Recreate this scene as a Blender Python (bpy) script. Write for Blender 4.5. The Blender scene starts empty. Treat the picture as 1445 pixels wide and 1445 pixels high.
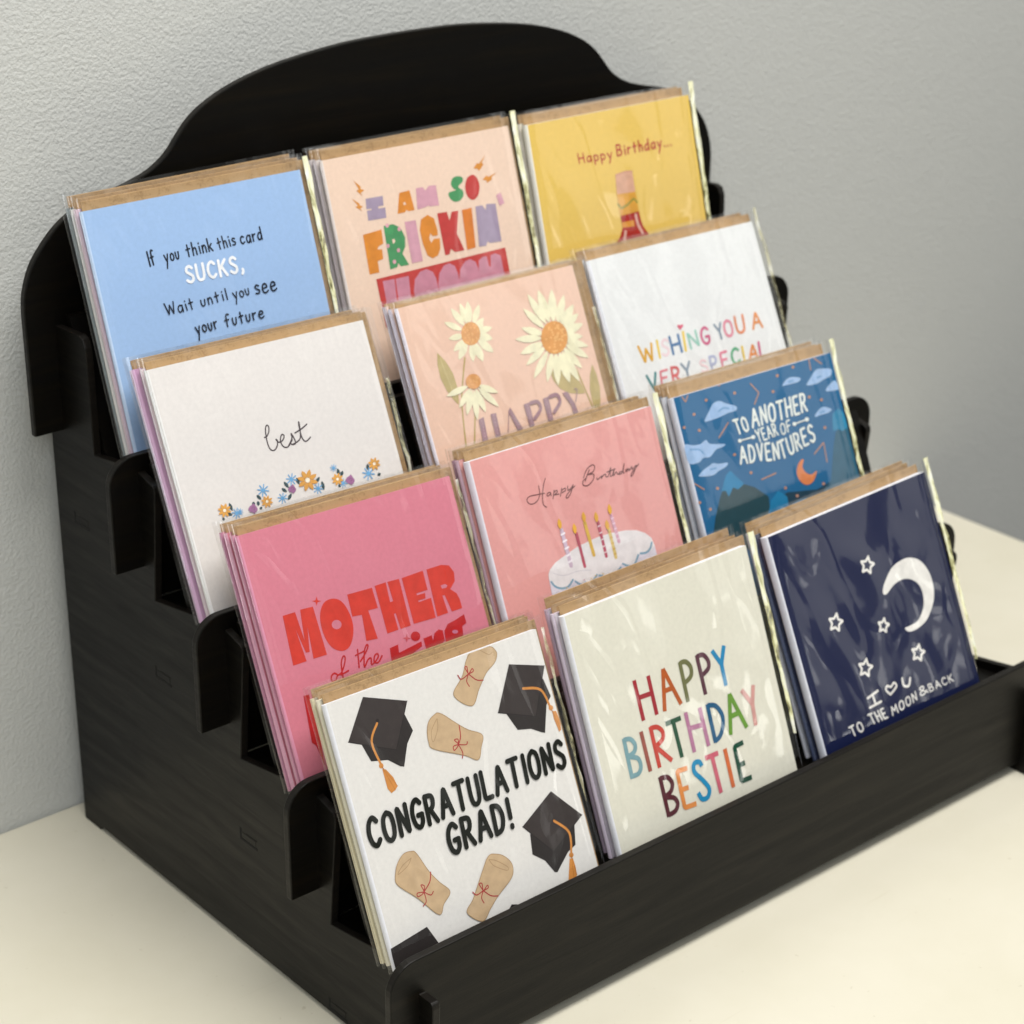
import bpy, math, random
from mathutils import Matrix, Vector, noise
from mathutils.geometry import tessellate_polygon

# ------------------------------------------------------------------ scene, camera, light
U = 0.135                       # one card width in metres; everything below is in card widths
sc = bpy.context.scene
COL = sc.collection
cam = bpy.data.objects.new('camera', bpy.data.cameras.new('camera'))
COL.objects.link(cam)
cam.data.sensor_width = 36; cam.data.sensor_fit = 'HORIZONTAL'
cam.data.lens = 2.09601 * 36
cam.data.clip_start = 0.05; cam.data.clip_end = 60
cam.location = Vector((-2.04845, -4.78458, 5.15066)) * U
cam.rotation_mode = 'XYZ'; cam.rotation_euler = (1.1528559, -0.0055452, -0.7031793)
cam.data.dof.use_dof = True
cam.data.dof.focus_distance = 7.8 * U
cam.data.dof.aperture_fstop = 11.5
cam.data.dof.aperture_blades = 0
sc.camera = cam
sc.view_settings.view_transform = 'Standard'; sc.view_settings.look = 'None'
sc.view_settings.exposure = -0.16; sc.view_settings.gamma = 1.0
sc.view_settings.use_curve_mapping = False
sc.cycles.transparent_max_bounces = 48
sc.cycles.max_bounces = 10; sc.cycles.diffuse_bounces = 5; sc.cycles.glossy_bounces = 4
sc.cycles.use_denoising = True
sc.cycles.blur_glossy = 0.5

world = bpy.data.worlds.new('World'); sc.world = world; world.use_nodes = True
wn = world.node_tree.nodes; wl = world.node_tree.links
bg = wn['Background']
tc = wn.new('ShaderNodeTexCoord'); sx = wn.new('ShaderNodeSeparateXYZ')
wl.new(tc.outputs['Generated'], sx.inputs[0])
def wmath(op, a, b=None, c=None, clamp=False):
    n = wn.new('ShaderNodeMath'); n.operation = op; n.use_clamp = clamp
    for i, x in enumerate((a, b, c)):
        if x is None: continue
        if isinstance(x, (int, float)): n.inputs[i].default_value = x
        else: wl.new(x, n.inputs[i])
    return n.outputs[0]
def wdot(d):
    n = wn.new('ShaderNodeVectorMath'); n.operation = 'DOT_PRODUCT'; wl.new(tc.outputs['Generated'], n.inputs[0])
    n.inputs[1].default_value = Vector(d).normalized(); return n.outputs['Value']
# the rest of the room, seen only in reflections: dim floor, pale walls, a daylit side to the right, odds and ends
def wdir(az, el):
    a, e = math.radians(az), math.radians(el); return wdot((math.sin(a)*math.cos(e), -math.cos(a)*math.cos(e), math.sin(e)))
def wmap(v, a, b, c, d, kind='SMOOTHSTEP'):
    n = wn.new('ShaderNodeMapRange'); n.interpolation_type = kind; wl.new(v, n.inputs['Value'])
    for k, x in zip(('From Min', 'From Max', 'To Min', 'To Max'), (a, b, c, d)): n.inputs[k].default_value = x
    return n.outputs[0]
height = wmap(sx.outputs['Z'], -0.28, 0.30, 0.04, 0.32)
side = wmap(wdir(62, 10), 0.83, 0.965, 0.0, 1.0)
nz = wn.new('ShaderNodeTexNoise'); nz.inputs['Scale'].default_value = 6.5; nz.inputs['Detail'].default_value = 3.5
wl.new(tc.outputs['Generated'], nz.inputs['Vector'])
mott = wmap(nz.outputs['Fac'], 0.455, 0.545, 0.42, 1.45)
lev = wmath('MULTIPLY', wmath('ADD', height, wmath('MULTIPLY', wmath('MULTIPLY', side, height), 2.1)), mott)
glint1 = wmap(wdir(38.2, 2.3), 0.9996, 0.9999, 0.0, 3.4)      # small bright spots added to the room for glints on the sleeves
glint2 = wmap(wdir(42.0, 5.6), 0.9997, 0.99993, 0.0, 2.0)
lev = wmath('ADD', lev, wmath('ADD', glint1, glint2))
wl.new(lev, bg.inputs['Strength']); bg.inputs['Color'].default_value = (1.0, 1.0, 0.955, 1)

def area(name, loc, target, size, size_y, power, color):
    d = bpy.data.lights.new(name, 'AREA'); d.shape = 'RECTANGLE'; d.size = size; d.size_y = size_y
    d.energy = power; d.color = color
    o = bpy.data.objects.new(name, d); COL.objects.link(o); o.location = loc
    o.rotation_euler = (Vector(target) - Vector(loc)).to_track_quat('-Z', 'Y').to_euler()
    return o
area('window_light', (-0.80, -1.35, 1.35), (0.45, 0.1, 0.2), 0.9, 0.9, 14, (0.89, 0.945, 1.0))
area('ceiling_light', (0.52, -0.36, 1.85), (0.52, 0.0, 0.0), 1.3, 0.8, 43, (1.0, 0.985, 0.945))

# ------------------------------------------------------------------ materials
def lin(h):
    h = h.lstrip('#'); r = []
    for i in (0, 2, 4):
        c = int(h[i:i+2], 16) / 255
        r.append(c / 12.92 if c <= 0.04045 else ((c + 0.055) / 1.055) ** 2.4)
    return (*r, 1)
MATS = {}
def base_mat(name):
    m = bpy.data.materials.new(name); m.use_nodes = True
    nt = m.node_tree; return m, nt, nt.nodes['Principled BSDF']
def link(nt, a, b): nt.links.new(a, b)
def obj_coord(nt, scale):
    t = nt.nodes.new('ShaderNodeTexCoord'); mp = nt.nodes.new('ShaderNodeMapping')
    mp.inputs['Scale'].default_value = scale; link(nt, t.outputs['Object'], mp.inputs['Vector']); return mp.outputs[0]
def noise_tex(nt, vec, scale, detail=4, rough=0.55, dist=0.0):
    n = nt.nodes.new('ShaderNodeTexNoise'); n.inputs['Scale'].default_value = scale
    n.inputs['Detail'].default_value = detail; n.inputs['Roughness'].default_value = rough
    n.inputs['Distortion'].default_value = dist; link(nt, vec, n.inputs['Vector']); return n.outputs['Fac']
def ramp(nt, fac, stops):
    r = nt.nodes.new('ShaderNodeValToRGB'); e = r.color_ramp.elements
    while len(e) < len(stops): e.new(0.5)
    for i, (p, c) in enumerate(stops): e[i].position = p; e[i].color = c
    link(nt, fac, r.inputs[0]); return r.outputs[0]
def bump(nt, bsdf, h, strength, dist):
    b = nt.nodes.new('ShaderNodeBump'); b.inputs['Strength'].default_value = strength
    b.inputs['Distance'].default_value = dist; link(nt, h, b.inputs['Height']); link(nt, b.outputs[0], bsdf.inputs['Normal']); return b

def paper(hexc, rough=0.6):
    key = ('paper', hexc)
    if key in MATS: return MATS[key]
    m, nt, b = base_mat('printed_card_' + hexc[1:]); c = lin(hexc)
    v = obj_coord(nt, (1, 1, 1)); f = noise_tex(nt, v, 420, 3)
    d = tuple(x * 0.93 for x in c[:3]) + (1,)
    link(nt, ramp(nt, f, [(0.3, d), (0.7, c)]), b.inputs['Base Color'])
    b.inputs['Roughness'].default_value = rough; b.inputs['Specular IOR Level'].default_value = 0.25
    MATS[key] = m; return m
def ink(i):
    key = ('ink', i)
    if key in MATS: return MATS[key]
    m, nt, b = base_mat('ink_' + INKS[i][1:]); c = lin(INKS[i])
    v = obj_coord(nt, (1, 1, 1)); f = noise_tex(nt, v, 160, 4)
    d = tuple(x * 0.86 for x in c[:3]) + (1,)
    link(nt, ramp(nt, f, [(0.35, d), (0.65, c)]), b.inputs['Base Color'])
    b.inputs['Roughness'].default_value = 0.55; b.inputs['Specular IOR Level'].default_value = 0.25
    MATS[key] = m; return m

def make_wood(name, edge=False):
    m, nt, b = base_mat(name)
    w = nt.nodes.new('ShaderNodeTexWave'); w.wave_type = 'BANDS'; w.bands_direction = 'Z'      # cathedral grain along the boards
    w.inputs['Scale'].default_value = 9; w.inputs['Distortion'].default_value = 9; w.inputs['Detail'].default_value = 3; w.inputs['Detail Scale'].default_value = 0.8
    link(nt, obj_coord(nt, (0.9, 0.9, 2.6)), w.inputs['Vector'])
    g = noise_tex(nt, obj_coord(nt, (1.6, 2.2, 26.0)), 6.0, 7, 0.62, 0.9)
    fine = noise_tex(nt, obj_coord(nt, (30, 30, 420)), 4.0, 3, 0.6)
    mx = nt.nodes.new('ShaderNodeMath'); mx.operation = 'MULTIPLY_ADD'; mx.inputs[1].default_value = 0.10; link(nt, w.outputs['Fac'], mx.inputs[0]); link(nt, g, mx.inputs[2])
    if edge: stops = [(0.35, (0.005, 0.0042, 0.0034, 1)), (0.9, (0.013, 0.0105, 0.0080, 1))]
    else: stops = [(0.35, (0.0010, 0.0008, 0.0006, 1)), (0.58, (0.0026, 0.0020, 0.0012, 1)), (0.86, (0.0080, 0.0058, 0.0032, 1))]
    link(nt, ramp(nt, mx.outputs[0], stops), b.inputs['Base Color'])
    link(nt, ramp(nt, mx.outputs[0], [(0.35, (0.50,) * 3 + (1,)), (0.75, (0.36,) * 3 + (1,))]), b.inputs['Roughness'])
    b.inputs['Specular IOR Level'].default_value = 0.2
    bump(nt, b, fine, 0.15, 0.0006)
    return m
WOOD = make_wood('black_stained_plywood')
WOODEDGE = make_wood('cut_plywood_edge', True)
m, nt, b = base_mat('kraft_paper'); KRAFT = m
v = obj_coord(nt, (1, 1, 1)); f = noise_tex(nt, v, 900, 4, 0.7); f2 = noise_tex(nt, obj_coord(nt, (1, 1, 1.4)), 200, 4)
mx = nt.nodes.new('ShaderNodeMath'); mx.operation = 'ADD'; link(nt, f, mx.inputs[0]); link(nt, f2, mx.inputs[1])
link(nt, ramp(nt, mx.outputs[0], [(0.75, lin('#8f7350')), (1.25, lin('#a78861'))]), b.inputs['Base Color'])
b.inputs['Roughness'].default_value = 0.8; b.inputs['Specular IOR Level'].default_value = 0.2

def make_film(name, tint, bump_d, rough, add=0.0):
    m = bpy.data.materials.new(name); m.use_nodes = True; nt = m.node_tree; nt.nodes.clear()
    out = nt.nodes.new('ShaderNodeOutputMaterial'); mix = nt.nodes.new('ShaderNodeMixShader')
    tr = nt.nodes.new('ShaderNodeBsdfTransparent'); tr.inputs[0].default_value = tint
    gl = nt.nodes.new('ShaderNodeBsdfGlossy'); gl.inputs['Roughness'].default_value = rough
    gl.inputs['Color'].default_value = (1, 1, 1, 1)
    fr = nt.nodes.new('ShaderNodeLayerWeight'); fr.inputs['Blend'].default_value = 0.5
    pw = nt.nodes.new('ShaderNodeMath'); pw.operation = 'POWER'; pw.inputs[1].default_value = 5
    link(nt, fr.outputs['Facing'], pw.inputs[0])       # Schlick reflectance of the two film faces
    ma = nt.nodes.new('ShaderNodeMath'); ma.operation = 'MULTIPLY_ADD'; ma.inputs[1].default_value = 0.94; ma.inputs[2].default_value = 0.055 + add
    ma.use_clamp = True
    v = obj_coord(nt, (1, 1, 0.7)); h0 = noise_tex(nt, v, 10, 2, 0.45, 1.2)
    n2 = noise_tex(nt, obj_coord(nt, (1, 1, 0.6)), 7, 2, 0.5, 2.0)          # sharp creases where a second noise crosses its middle
    cr = nt.nodes.new('ShaderNodeMath'); cr.operation = 'SUBTRACT'; link(nt, n2, cr.inputs[0]); cr.inputs[1].default_value = 0.5
    ab = nt.nodes.new('ShaderNodeMath'); ab.operation = 'ABSOLUTE'; link(nt, cr.outputs[0], ab.inputs[0])
    sm = nt.nodes.new('ShaderNodeMath'); sm.operation = 'MINIMUM'; link(nt, ab.outputs[0], sm.inputs[0]); sm.inputs[1].default_value = 0.035
    hh = nt.nodes.new('ShaderNodeMath'); hh.operation = 'MULTIPLY_ADD'; link(nt, sm.outputs[0], hh.inputs[0]); hh.inputs[1].default_value = 1.3; link(nt, h0, hh.inputs[2])
    h = hh.outputs[0]
    bp = nt.nodes.new('ShaderNodeBump'); bp.inputs['Strength'].default_value = 1.0; bp.inputs['Distance'].default_value = bump_d
    link(nt, h, bp.inputs['Height']); link(nt, bp.outputs[0], gl.inputs['Normal']); link(nt, pw.outputs[0], ma.inputs[0]); link(nt, ma.outputs[0], mix.inputs[0])
    link(nt, tr.outputs[0], mix.inputs[1]); link(nt, gl.outputs[0], mix.inputs[2]); link(nt, mix.outputs[0], out.inputs[0])
    return m
FILM = make_film('clear_sleeve_film', (0.985, 0.985, 0.985, 1), 0.0021, 0.03)
def make_seal(name, stops, a0, a1):
    m, nt, b = base_mat(name)
    v = obj_coord(nt, (2.2, 1, 0.45)); f = noise_tex(nt, v, 95, 3, 0.6, 1.2)
    link(nt, ramp(nt, f, stops), b.inputs['Base Color'])
    link(nt, ramp(nt, f, [(0.40, (a0,)*3 + (1,)), (0.54, (a1,)*3 + (1,))]), b.inputs['Alpha'])
    b.inputs['Roughness'].default_value = 0.12; b.inputs['Specular IOR Level'].default_value = 0.8
    bump(nt, b, f, 0.8, 0.0015); return m
SEAM = make_seal('painted_sheen_seal_strip', [(0.30, lin('#8d865a')), (0.40, lin('#e0d88c')), (0.5, lin('#f4f2bd')), (0.68, lin('#f9f9ea'))], 0.22, 0.9)  # yellow and white stops paint the window's reflection onto clear folded film
SEAM_CLEAR = make_seal('clear_seal_strip', [(0.35, lin('#8f8a68')), (0.55, lin('#c9c39c')), (0.7, lin('#f0efe2'))], 0.08, 0.6)  # same clear film, with a fainter reflection painted into the colour
m, nt, b = base_mat('painted_plaster_wall'); WALL = m
v = obj_coord(nt, (1, 1, 1)); n1 = noise_tex(nt, v, 520, 2, 0.5, 0.25); n2 = noise_tex(nt, v, 90, 3, 0.5)
ad = nt.nodes.new('ShaderNodeMath'); ad.operation = 'MULTIPLY_ADD'; ad.inputs[1].default_value = 0.3
link(nt, n2, ad.inputs[0]); link(nt, n1, ad.inputs[2])
bump(nt, b, ad.outputs[0], 0.36, 0.0022)
f = noise_tex(nt, v, 1.5, 2)
link(nt, ramp(nt, f, [(0.3, (0.53, 0.535, 0.515, 1)), (0.7, (0.56, 0.565, 0.54, 1))]), b.inputs['Base Color'])
b.inputs['Roughness'].default_value = 0.7; b.inputs['Specular IOR Level'].default_value = 0.3
m, nt, b = base_mat('cream_table_laminate'); TABLE = m
v = obj_coord(nt, (1, 1, 1)); f = noise_tex(nt, v, 7, 5, 0.6); sp = noise_tex(nt, v, 55, 3)
dust = ramp(nt, noise_tex(nt, obj_coord(nt, (1, 1, 1)), 210, 2, 0.4), [(0.72, (1, 1, 1, 1)), (0.80, (0.86, 0.84, 0.80, 1))])   # specks and scuffs
scuff = ramp(nt, noise_tex(nt, obj_coord(nt, (2, 34, 1)), 5, 3, 0.5, 0.6), [(0.70, (1, 1, 1, 1)), (0.80, (0.93, 0.92, 0.89, 1))])
col = ramp(nt, f, [(0.3, (0.64, 0.60, 0.48, 1)), (0.7, (0.69, 0.65, 0.54, 1))])
for x in (dust, scuff):
    mm = nt.nodes.new('ShaderNodeMix'); mm.data_type = 'RGBA'; mm.blend_type = 'MULTIPLY'; mm.inputs['Factor'].default_value = 1
    link(nt, col, mm.inputs['A']); link(nt, x, mm.inputs['B']); col = mm.outputs['Result']
link(nt, col, b.inputs['Base Color'])
link(nt, ramp(nt, sp, [(0.35, (0.42,) * 3 + (1,)), (0.7, (0.52,) * 3 + (1,))]), b.inputs['Roughness'])
b.inputs['Specular IOR Level'].default_value = 0.35

# ------------------------------------------------------------------ mesh helpers (input in card widths)
def add(name, verts, faces, mats, parent=None, mi=None, smooth=False, scale=True):
    me = bpy.data.meshes.new(name)
    me.from_pydata([tuple(c * U for c in v) if scale else v for v in verts], [], faces)
    for x in (mats if isinstance(mats, (list, tuple)) else [mats]): me.materials.append(x)
    if mi: me.polygons.foreach_set('material_index', mi)
    if smooth: me.polygons.foreach_set('use_smooth', [True] * len(me.polygons))
    me.update()
    o = bpy.data.objects.new(name, me); COL.objects.link(o)
    if parent: o.parent = parent
    return o
def thing(name, label, cat, loc, group=None):
    o = bpy.data.objects.new(name, None); COL.objects.link(o); o.empty_display_size = 0.02
    o.location = Vector(loc) * U; tag(o, label, cat, group); return o
def tag(o, label=None, cat=None, group=None, kind=None):
    if label: o['label'] = label
    if cat: o['category'] = cat
    if group: o['group'] = group
    if kind: o['kind'] = kind
def bevel(o, w, seg=2):
    b = o.modifiers.new('bevel', 'BEVEL'); b.width = w * U; b.segments = seg; b.limit_method = 'ANGLE'; b.angle_limit = 0.6
    return o
def catmull(pts, n=6, closed=False):
    P = [Vector(p) for p in pts]; L = len(P); out = []
    if L < 3 and not closed: return P
    for i in range(L if closed else L - 1):
        if closed: a, b, c, d = P[(i-1) % L], P[i], P[(i+1) % L], P[(i+2) % L]
        else: a, b, c, d = P[max(i-1, 0)], P[i], P[i+1], P[min(i+2, L-1)]
        for j in range(n):
            t = j / n
            out.append(0.5 * ((2*b) + (c-a)*t + (2*a-5*b+4*c-d)*t*t + (3*b-a-3*c+d)*t*t*t))
    if not closed: out.append(P[-1])
    return out
def plate(name, poly, axis, a0, a1, mat, parent, off=(0, 0, 0)):
    """extrude a 2-D outline: axis 'x' -> outline in (y,z); axis 'y' -> outline in (x,z)"""
    n = len(poly); V = []
    for a in (a0, a1):
        for p, q in poly: V.append((a, p, q) if axis == 'x' else (p, a, q))
    V = [tuple(v[i] - off[i] for i in range(3)) for v in V]
    tri = tessellate_polygon([[Vector((p, q, 0)) for p, q in poly]])
    area2 = sum(poly[i][0]*poly[(i+1) % n][1] - poly[(i+1) % n][0]*poly[i][1] for i in range(n))
    flip = (area2 > 0) == (axis == 'x')
    F = [list(range(n)), list(range(2*n-1, n-1, -1))]
    for i in range(n):
        j = (i+1) % n; F.append([j, i, n+i, n+j])
    if flip: F = [f[::-1] for f in F]
    return add(name, V, F, [mat, WOODEDGE], parent, [0, 0] + [1]*n)
def boxm(x0, x1, y0, y1, z0, z1):
    V = [(x, y, z) for x in (x0, x1) for y in (y0, y1) for z in (z0, z1)]
    F = [(0,1,3,2),(4,6,7,5),(0,4,5,1),(2,3,7,6),(0,2,6,4),(1,5,7,3)]
    return V, F

# ------------------------------------------------------------------ wall and table
V, F = boxm(-5, 16, 2.83, 3.4, -6, 11)
tag(add('wall', V, F, WALL), kind='structure')
V, F = boxm(-5, 7.477, -3.6, 2.822, -0.22, 0)
tt = bevel(add('table', V, F, TABLE), 0.018, 3)
tag(tt, 'cream laminate table top pushed against the grey wall, carrying the black card rack', 'table')

# ------------------------------------------------------------------ the black display rack
XL, XR, TH, TAB = 1.829, 5.395, 0.034, 0.128
YH, ZH, DY, DZ = 0.3015, 0.5762, 0.5708, 0.4632
rack_at = ((XL + XR) / 2, 1.4, 0)
rack = thing('display_rack', 'black stained plywood four-tier card rack with arched back board', 'display rack', rack_at)
prof = [(2.694, 0), (2.694, 2.17), (2.62, 2.335), (2.585, 2.343), (2.40, 2.352), (2.372, 2.342), (2.356, 2.31), (2.353, 2.27), (2.349, 1.858)]
for k in (3, 2, 1, 0):
    y, z = YH + k*DY - (0 if k else TH), ZH + k*DZ
    prof.append((y + TH + 0.001, z - 0.062))
    prof += [(y - 0.10, z - 0.098), (y - 0.112, z - 0.105), (y - 0.117, z - 0.125)] if k else [(y - .001, z - .155), (y - 0.068, z - 0.155), (y - 0.078, z - 0.163), (y - 0.082, z - 0.18)]
    if k: prof.append((y - 0.066, z - 0.603))
prof += [(0.205, 0), (0.44, 0), (0.455, 0.02), (2.545, 0.02), (2.56, 0)]
for x0 in (XL, XR - TH):
    sp = bevel(plate('side_panel', prof, 'x', x0, x0 + TH, WOOD, rack, rack_at), 0.004)
    for k in range(4):                                  # ends of the shelf tenons and the cut lines round them
        y, z = 0.775 + k*0.573, 0.060 + k*0.4865
        out = XL - 0.001 if x0 == XL else XR + 0.001
        xa, xb = (out, out + 0.02) if x0 == XL else (out - 0.02, out)
        V, F = boxm(xa, xb, y - 0.05, y + 0.05, z - 0.014, z + 0.014)
        bevel(add('tenon', [tuple(v[i] - rack_at[i] for i in range(3)) for v in V], F, WOOD, sp), 0.003)
        gx = XL - 0.0006 if x0 == XL else XR + 0.0006
        gv, gf = [], []
        for ya, yb, za, zb in ((-0.058, 0.063, -0.027, -0.0155), (0.0515, 0.063, -0.0155, 0.027), (-0.058, 0.02, 0.0155, 0.0185)):
            V, F = boxm(gx - 0.0003, gx + 0.0003, y + ya, y + yb, z + za, z + zb); o0 = len(gv)
            gv += [tuple(v[i] - rack_at[i] for i in range(3)) for v in V]; gf += [tuple(q + o0 for q in f) for f in F]
        if 'GAP' not in MATS:
            m, nt, b = base_mat('laser_cut_gap'); b.inputs['Base Color'].default_value = (0.001, 0.001, 0.001, 1); b.inputs['Roughness'].default_value = 0.9; MATS['GAP'] = m
        add('cut_line', gv, gf, MATS['GAP'], sp)
def arc(cx, cy, r, a0, a1, n=7): return [(cx + r*math.cos(math.radians(a0+(a1-a0)*i/n)), cy + r*math.sin(math.radians(a0+(a1-a0)*i/n))) for i in range(n+1)]
for k in range(4):
    y, z = YH + k*DY - (0 if k else TH), ZH + k*DZ
    zb = z - 0.478 if k else 0.052
    r = 0.115
    L0, R0 = XL - TAB, XR + TAB
    if k:                                           # between the side panels the board runs down to the shelf in front of it
        zl, xi, xj = 0.409 + (k-1)*0.466, XL + TH + .002, XR - TH - .002
        foot = [(L0, zb), (xi, zb), (xi, zl), (xj, zl), (xj, zb), (R0, zb)]
    else: foot = [(L0, zb), (R0, zb)]
    poly = foot + arc(R0 - r, z - r, r, 0, 90) + arc(L0 + r, z - r, r, 90, 180)
    bevel(plate('front_lip', poly, 'y', y, y + TH, WOOD, rack, rack_at), 0.005)
    # shelf the packs stand on, and the slanted rest behind them
    ys, ye = y + TH + 0.001, YH + (k+1)*DY - 0.002
    za, zc = 0.462 + k*0.466, 0.405 + k*0.466
    V = [(x, yy, zz) for x in (XL + TH + .002, XR - TH - .002) for yy, zz in ((ys, za - .03), (ys, za), (ye, zc - .03), (ye, zc))]
    F = [(0,1,3,2),(4,6,7,5),(0,4,5,1),(2,3,7,6),(0,2,6,4),(1,5,7,3)]
    add('shelf', [tuple(v[i] - rack_at[i] for i in range(3)) for v in V], F, WOOD, rack)
    y0, z0, y1, z1 = YH + k*DY + 0.275, 0.415 + k*0.466, YH + k*DY + 0.515, 1.0 + k*0.4632
    V = [(x, yy + d, zz) for x in (XL + TH + .002, XR - TH - .002) for d in (0, .03) for yy, zz in ((y0, z0), (y1, z1))]
    F = [(0,1,3,2),(4,6,7,5),(0,4,5,1),(2,3,7,6),(0,2,6,4),(1,5,7,3)]
    add('back_rest', [tuple(v[i] - rack_at[i] for i in range(3)) for v in V], F, WOOD, rack)
yb = YH + 4*DY
half = [(1.913, 1.895), (1.913, 2.42)] + [(a, b) for a, b in ((1.903, 2.50), (1.865, 2.60), (1.80, 2.685), (1.72, 2.757), (1.62, 2.808), (1.50, 2.838), (1.40, 2.862), (1.30, 2.897), (1.22, 2.95), (1.165, 3.012), (1.11, 3.070), (1.03, 3.125), (0.89, 3.185), (0.70, 3.233), (0.45, 3.268), (0.2, 3.285))]
cx = 3.612
outl = [(XL + TH + .002, half[0][1]), (XL + TH + .002, 1.807), (XR - TH - .002, 1.807), (XR - TH - .002, half[0][1])] + [(cx + a, b) for a, b in half[:2]] + [tuple(p) for p in catmull([(cx + a, b) for a, b in half[1:]] + [(cx - a, b) for a, b in half[:0:-1]], 4)][1:] + [(cx - half[0][0], half[0][1])]
bevel(plate('back_board', outl, 'y', yb, yb + TH, WOOD, rack, rack_at), 0.006)

# ------------------------------------------------------------------ lettering: a small hand-drawn stroke alphabet
c, l = 1, 0
G = {
'A': [(l,.0,0,.33,1,.66,0),(l,.13,.36,.54,.36)], 'B': [(l,0,0,0,1),(c,0,1,.34,.96,.42,.77,.3,.57,0,.53),(c,0,.53,.38,.5,.52,.27,.38,.04,0,0)],
'C': [(c,.54,.84,.34,1,.1,.85,0,.5,.1,.14,.34,0,.56,.16)], 'D': [(l,0,0,0,1),(c,0,1,.36,.9,.52,.5,.36,.1,0,0)],
'E': [(l,.44,1,0,1,0,0,.46,0),(l,0,.52,.36,.52)], 'F': [(l,0,0,0,1,.46,1),(l,0,.52,.36,.52)],
'G': [(c,.54,.85,.34,1,.1,.85,0,.5,.1,.13,.34,0,.53,.16,.55,.42),(l,.32,.43,.56,.43)], 'H': [(l,0,0,0,1),(l,.52,0,.52,1),(l,0,.5,.52,.5)],
'I': [(l,.1,0,.1,1)], 'K': [(l,0,0,0,1),(l,.5,1,.02,.45),(l,.18,.6,.52,0)], 'L': [(l,0,1,0,0,.44,0)], 'M': [(l,0,0,.06,1,.36,.35,.66,1,.74,0)],
'N': [(l,0,0,0,1,.52,0,.52,1)], 'O': [(c,.3,1,.08,.85,0,.5,.08,.14,.3,0,.53,.14,.6,.5,.53,.86,.3,1)], 'P': [(l,0,0,0,1),(c,0,1,.36,.95,.46,.74,.34,.5,0,.44)],
'R': [(l,0,0,0,1),(c,0,1,.36,.95,.44,.75,.32,.53,0,.48),(l,.2,.48,.52,0)], 'S': [(c,.48,.86,.3,1,.08,.9,.06,.68,.26,.53,.46,.36,.46,.12,.24,0,.0,.14)],
'T': [(l,0,1,.58,1),(l,.29,1,.29,0)], 'U': [(c,0,1,.0,.4,.08,.08,.27,0,.46,.1,.53,.4,.53,1)], 'V': [(l,0,1,.27,0,.54,1)], 'W': [(l,0,1,.2,0,.42,.8,.64,0,.84,1)],
'Y': [(l,0,1,.28,.5),(l,.56,1,.28,.5,.26,0)], '&': [(c,.52,.3,.3,.02,.05,.12,.08,.4,.36,.68,.34,.95,.16,.98,.1,.8,.22,.55,.56,0)],
'!': [(l,.1,1,.1,.34),(l,.1,.05,.1,.0)], ',': [(c,.1,.14,.12,.02,.03,-.14)], '.': [(l,.05,.04,.05,.0)], "'": [(l,.1,1,.08,.8)],
'a': [(c,.4,.52,.2,.58,.02,.38,.04,.08,.22,.02,.4,.3),(l,.42,.56,.42,.0)], 'c': [(c,.38,.5,.22,.58,.04,.42,.02,.16,.18,.0,.4,.1)],
'd': [(c,.38,.5,.18,.56,.0,.32,.06,.02,.26,.06,.4,.32),(l,.4,1,.42,.0)], 'e': [(c,.03,.3,.4,.36,.34,.56,.14,.56,.0,.3,.08,.04,.26,.0,.46,.1)],
'f': [(c,.44,.94,.3,1.0,.18,.86,.17,.5,.17,.0),(l,.0,.52,.36,.54)], 'h': [(l,0,1,0,0),(c,0,.3,.12,.54,.28,.54,.34,.36,.36,0)], 'i': [(l,.06,.52,.08,0),(l,.05,.76,.06,.8)],
'k': [(l,0,1,0,0),(l,.34,.56,.02,.24),(l,.12,.34,.38,0)], 'l': [(l,.05,1,.06,0)], 'n': [(l,0,.56,.01,0),(c,.01,.3,.12,.54,.27,.54,.34,.36,.35,0)],
'o': [(c,.2,.56,.03,.42,.02,.12,.2,.0,.38,.14,.38,.42,.2,.56)], 'p': [(l,0,.56,.0,-.4),(c,.0,.4,.16,.58,.36,.46,.38,.16,.2,.0,.0,.12)], 'r': [(l,0,.56,.02,0),(c,.02,.3,.12,.5,.3,.54)],
's': [(c,.34,.5,.18,.58,.03,.46,.14,.32,.33,.2,.26,.02,.0,.04)], 't': [(l,.17,.9,.18,0),(l,.0,.54,.38,.58)], 'u': [(c,0,.56,.02,.16,.14,.0,.3,.1,.36,.54)],
'y': [(l,.0,.58,.2,.1),(l,.44,.6,.08,-.48)],
}
GLY = {}
for ch, sts in G.items():
    out = []
    for s in sts: out.append((s[0], [(s[i], s[i+1]) for i in range(1, len(s), 2)]))
    GLY[ch] = (max(x for _, p in out for x, _ in p), out)

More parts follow.
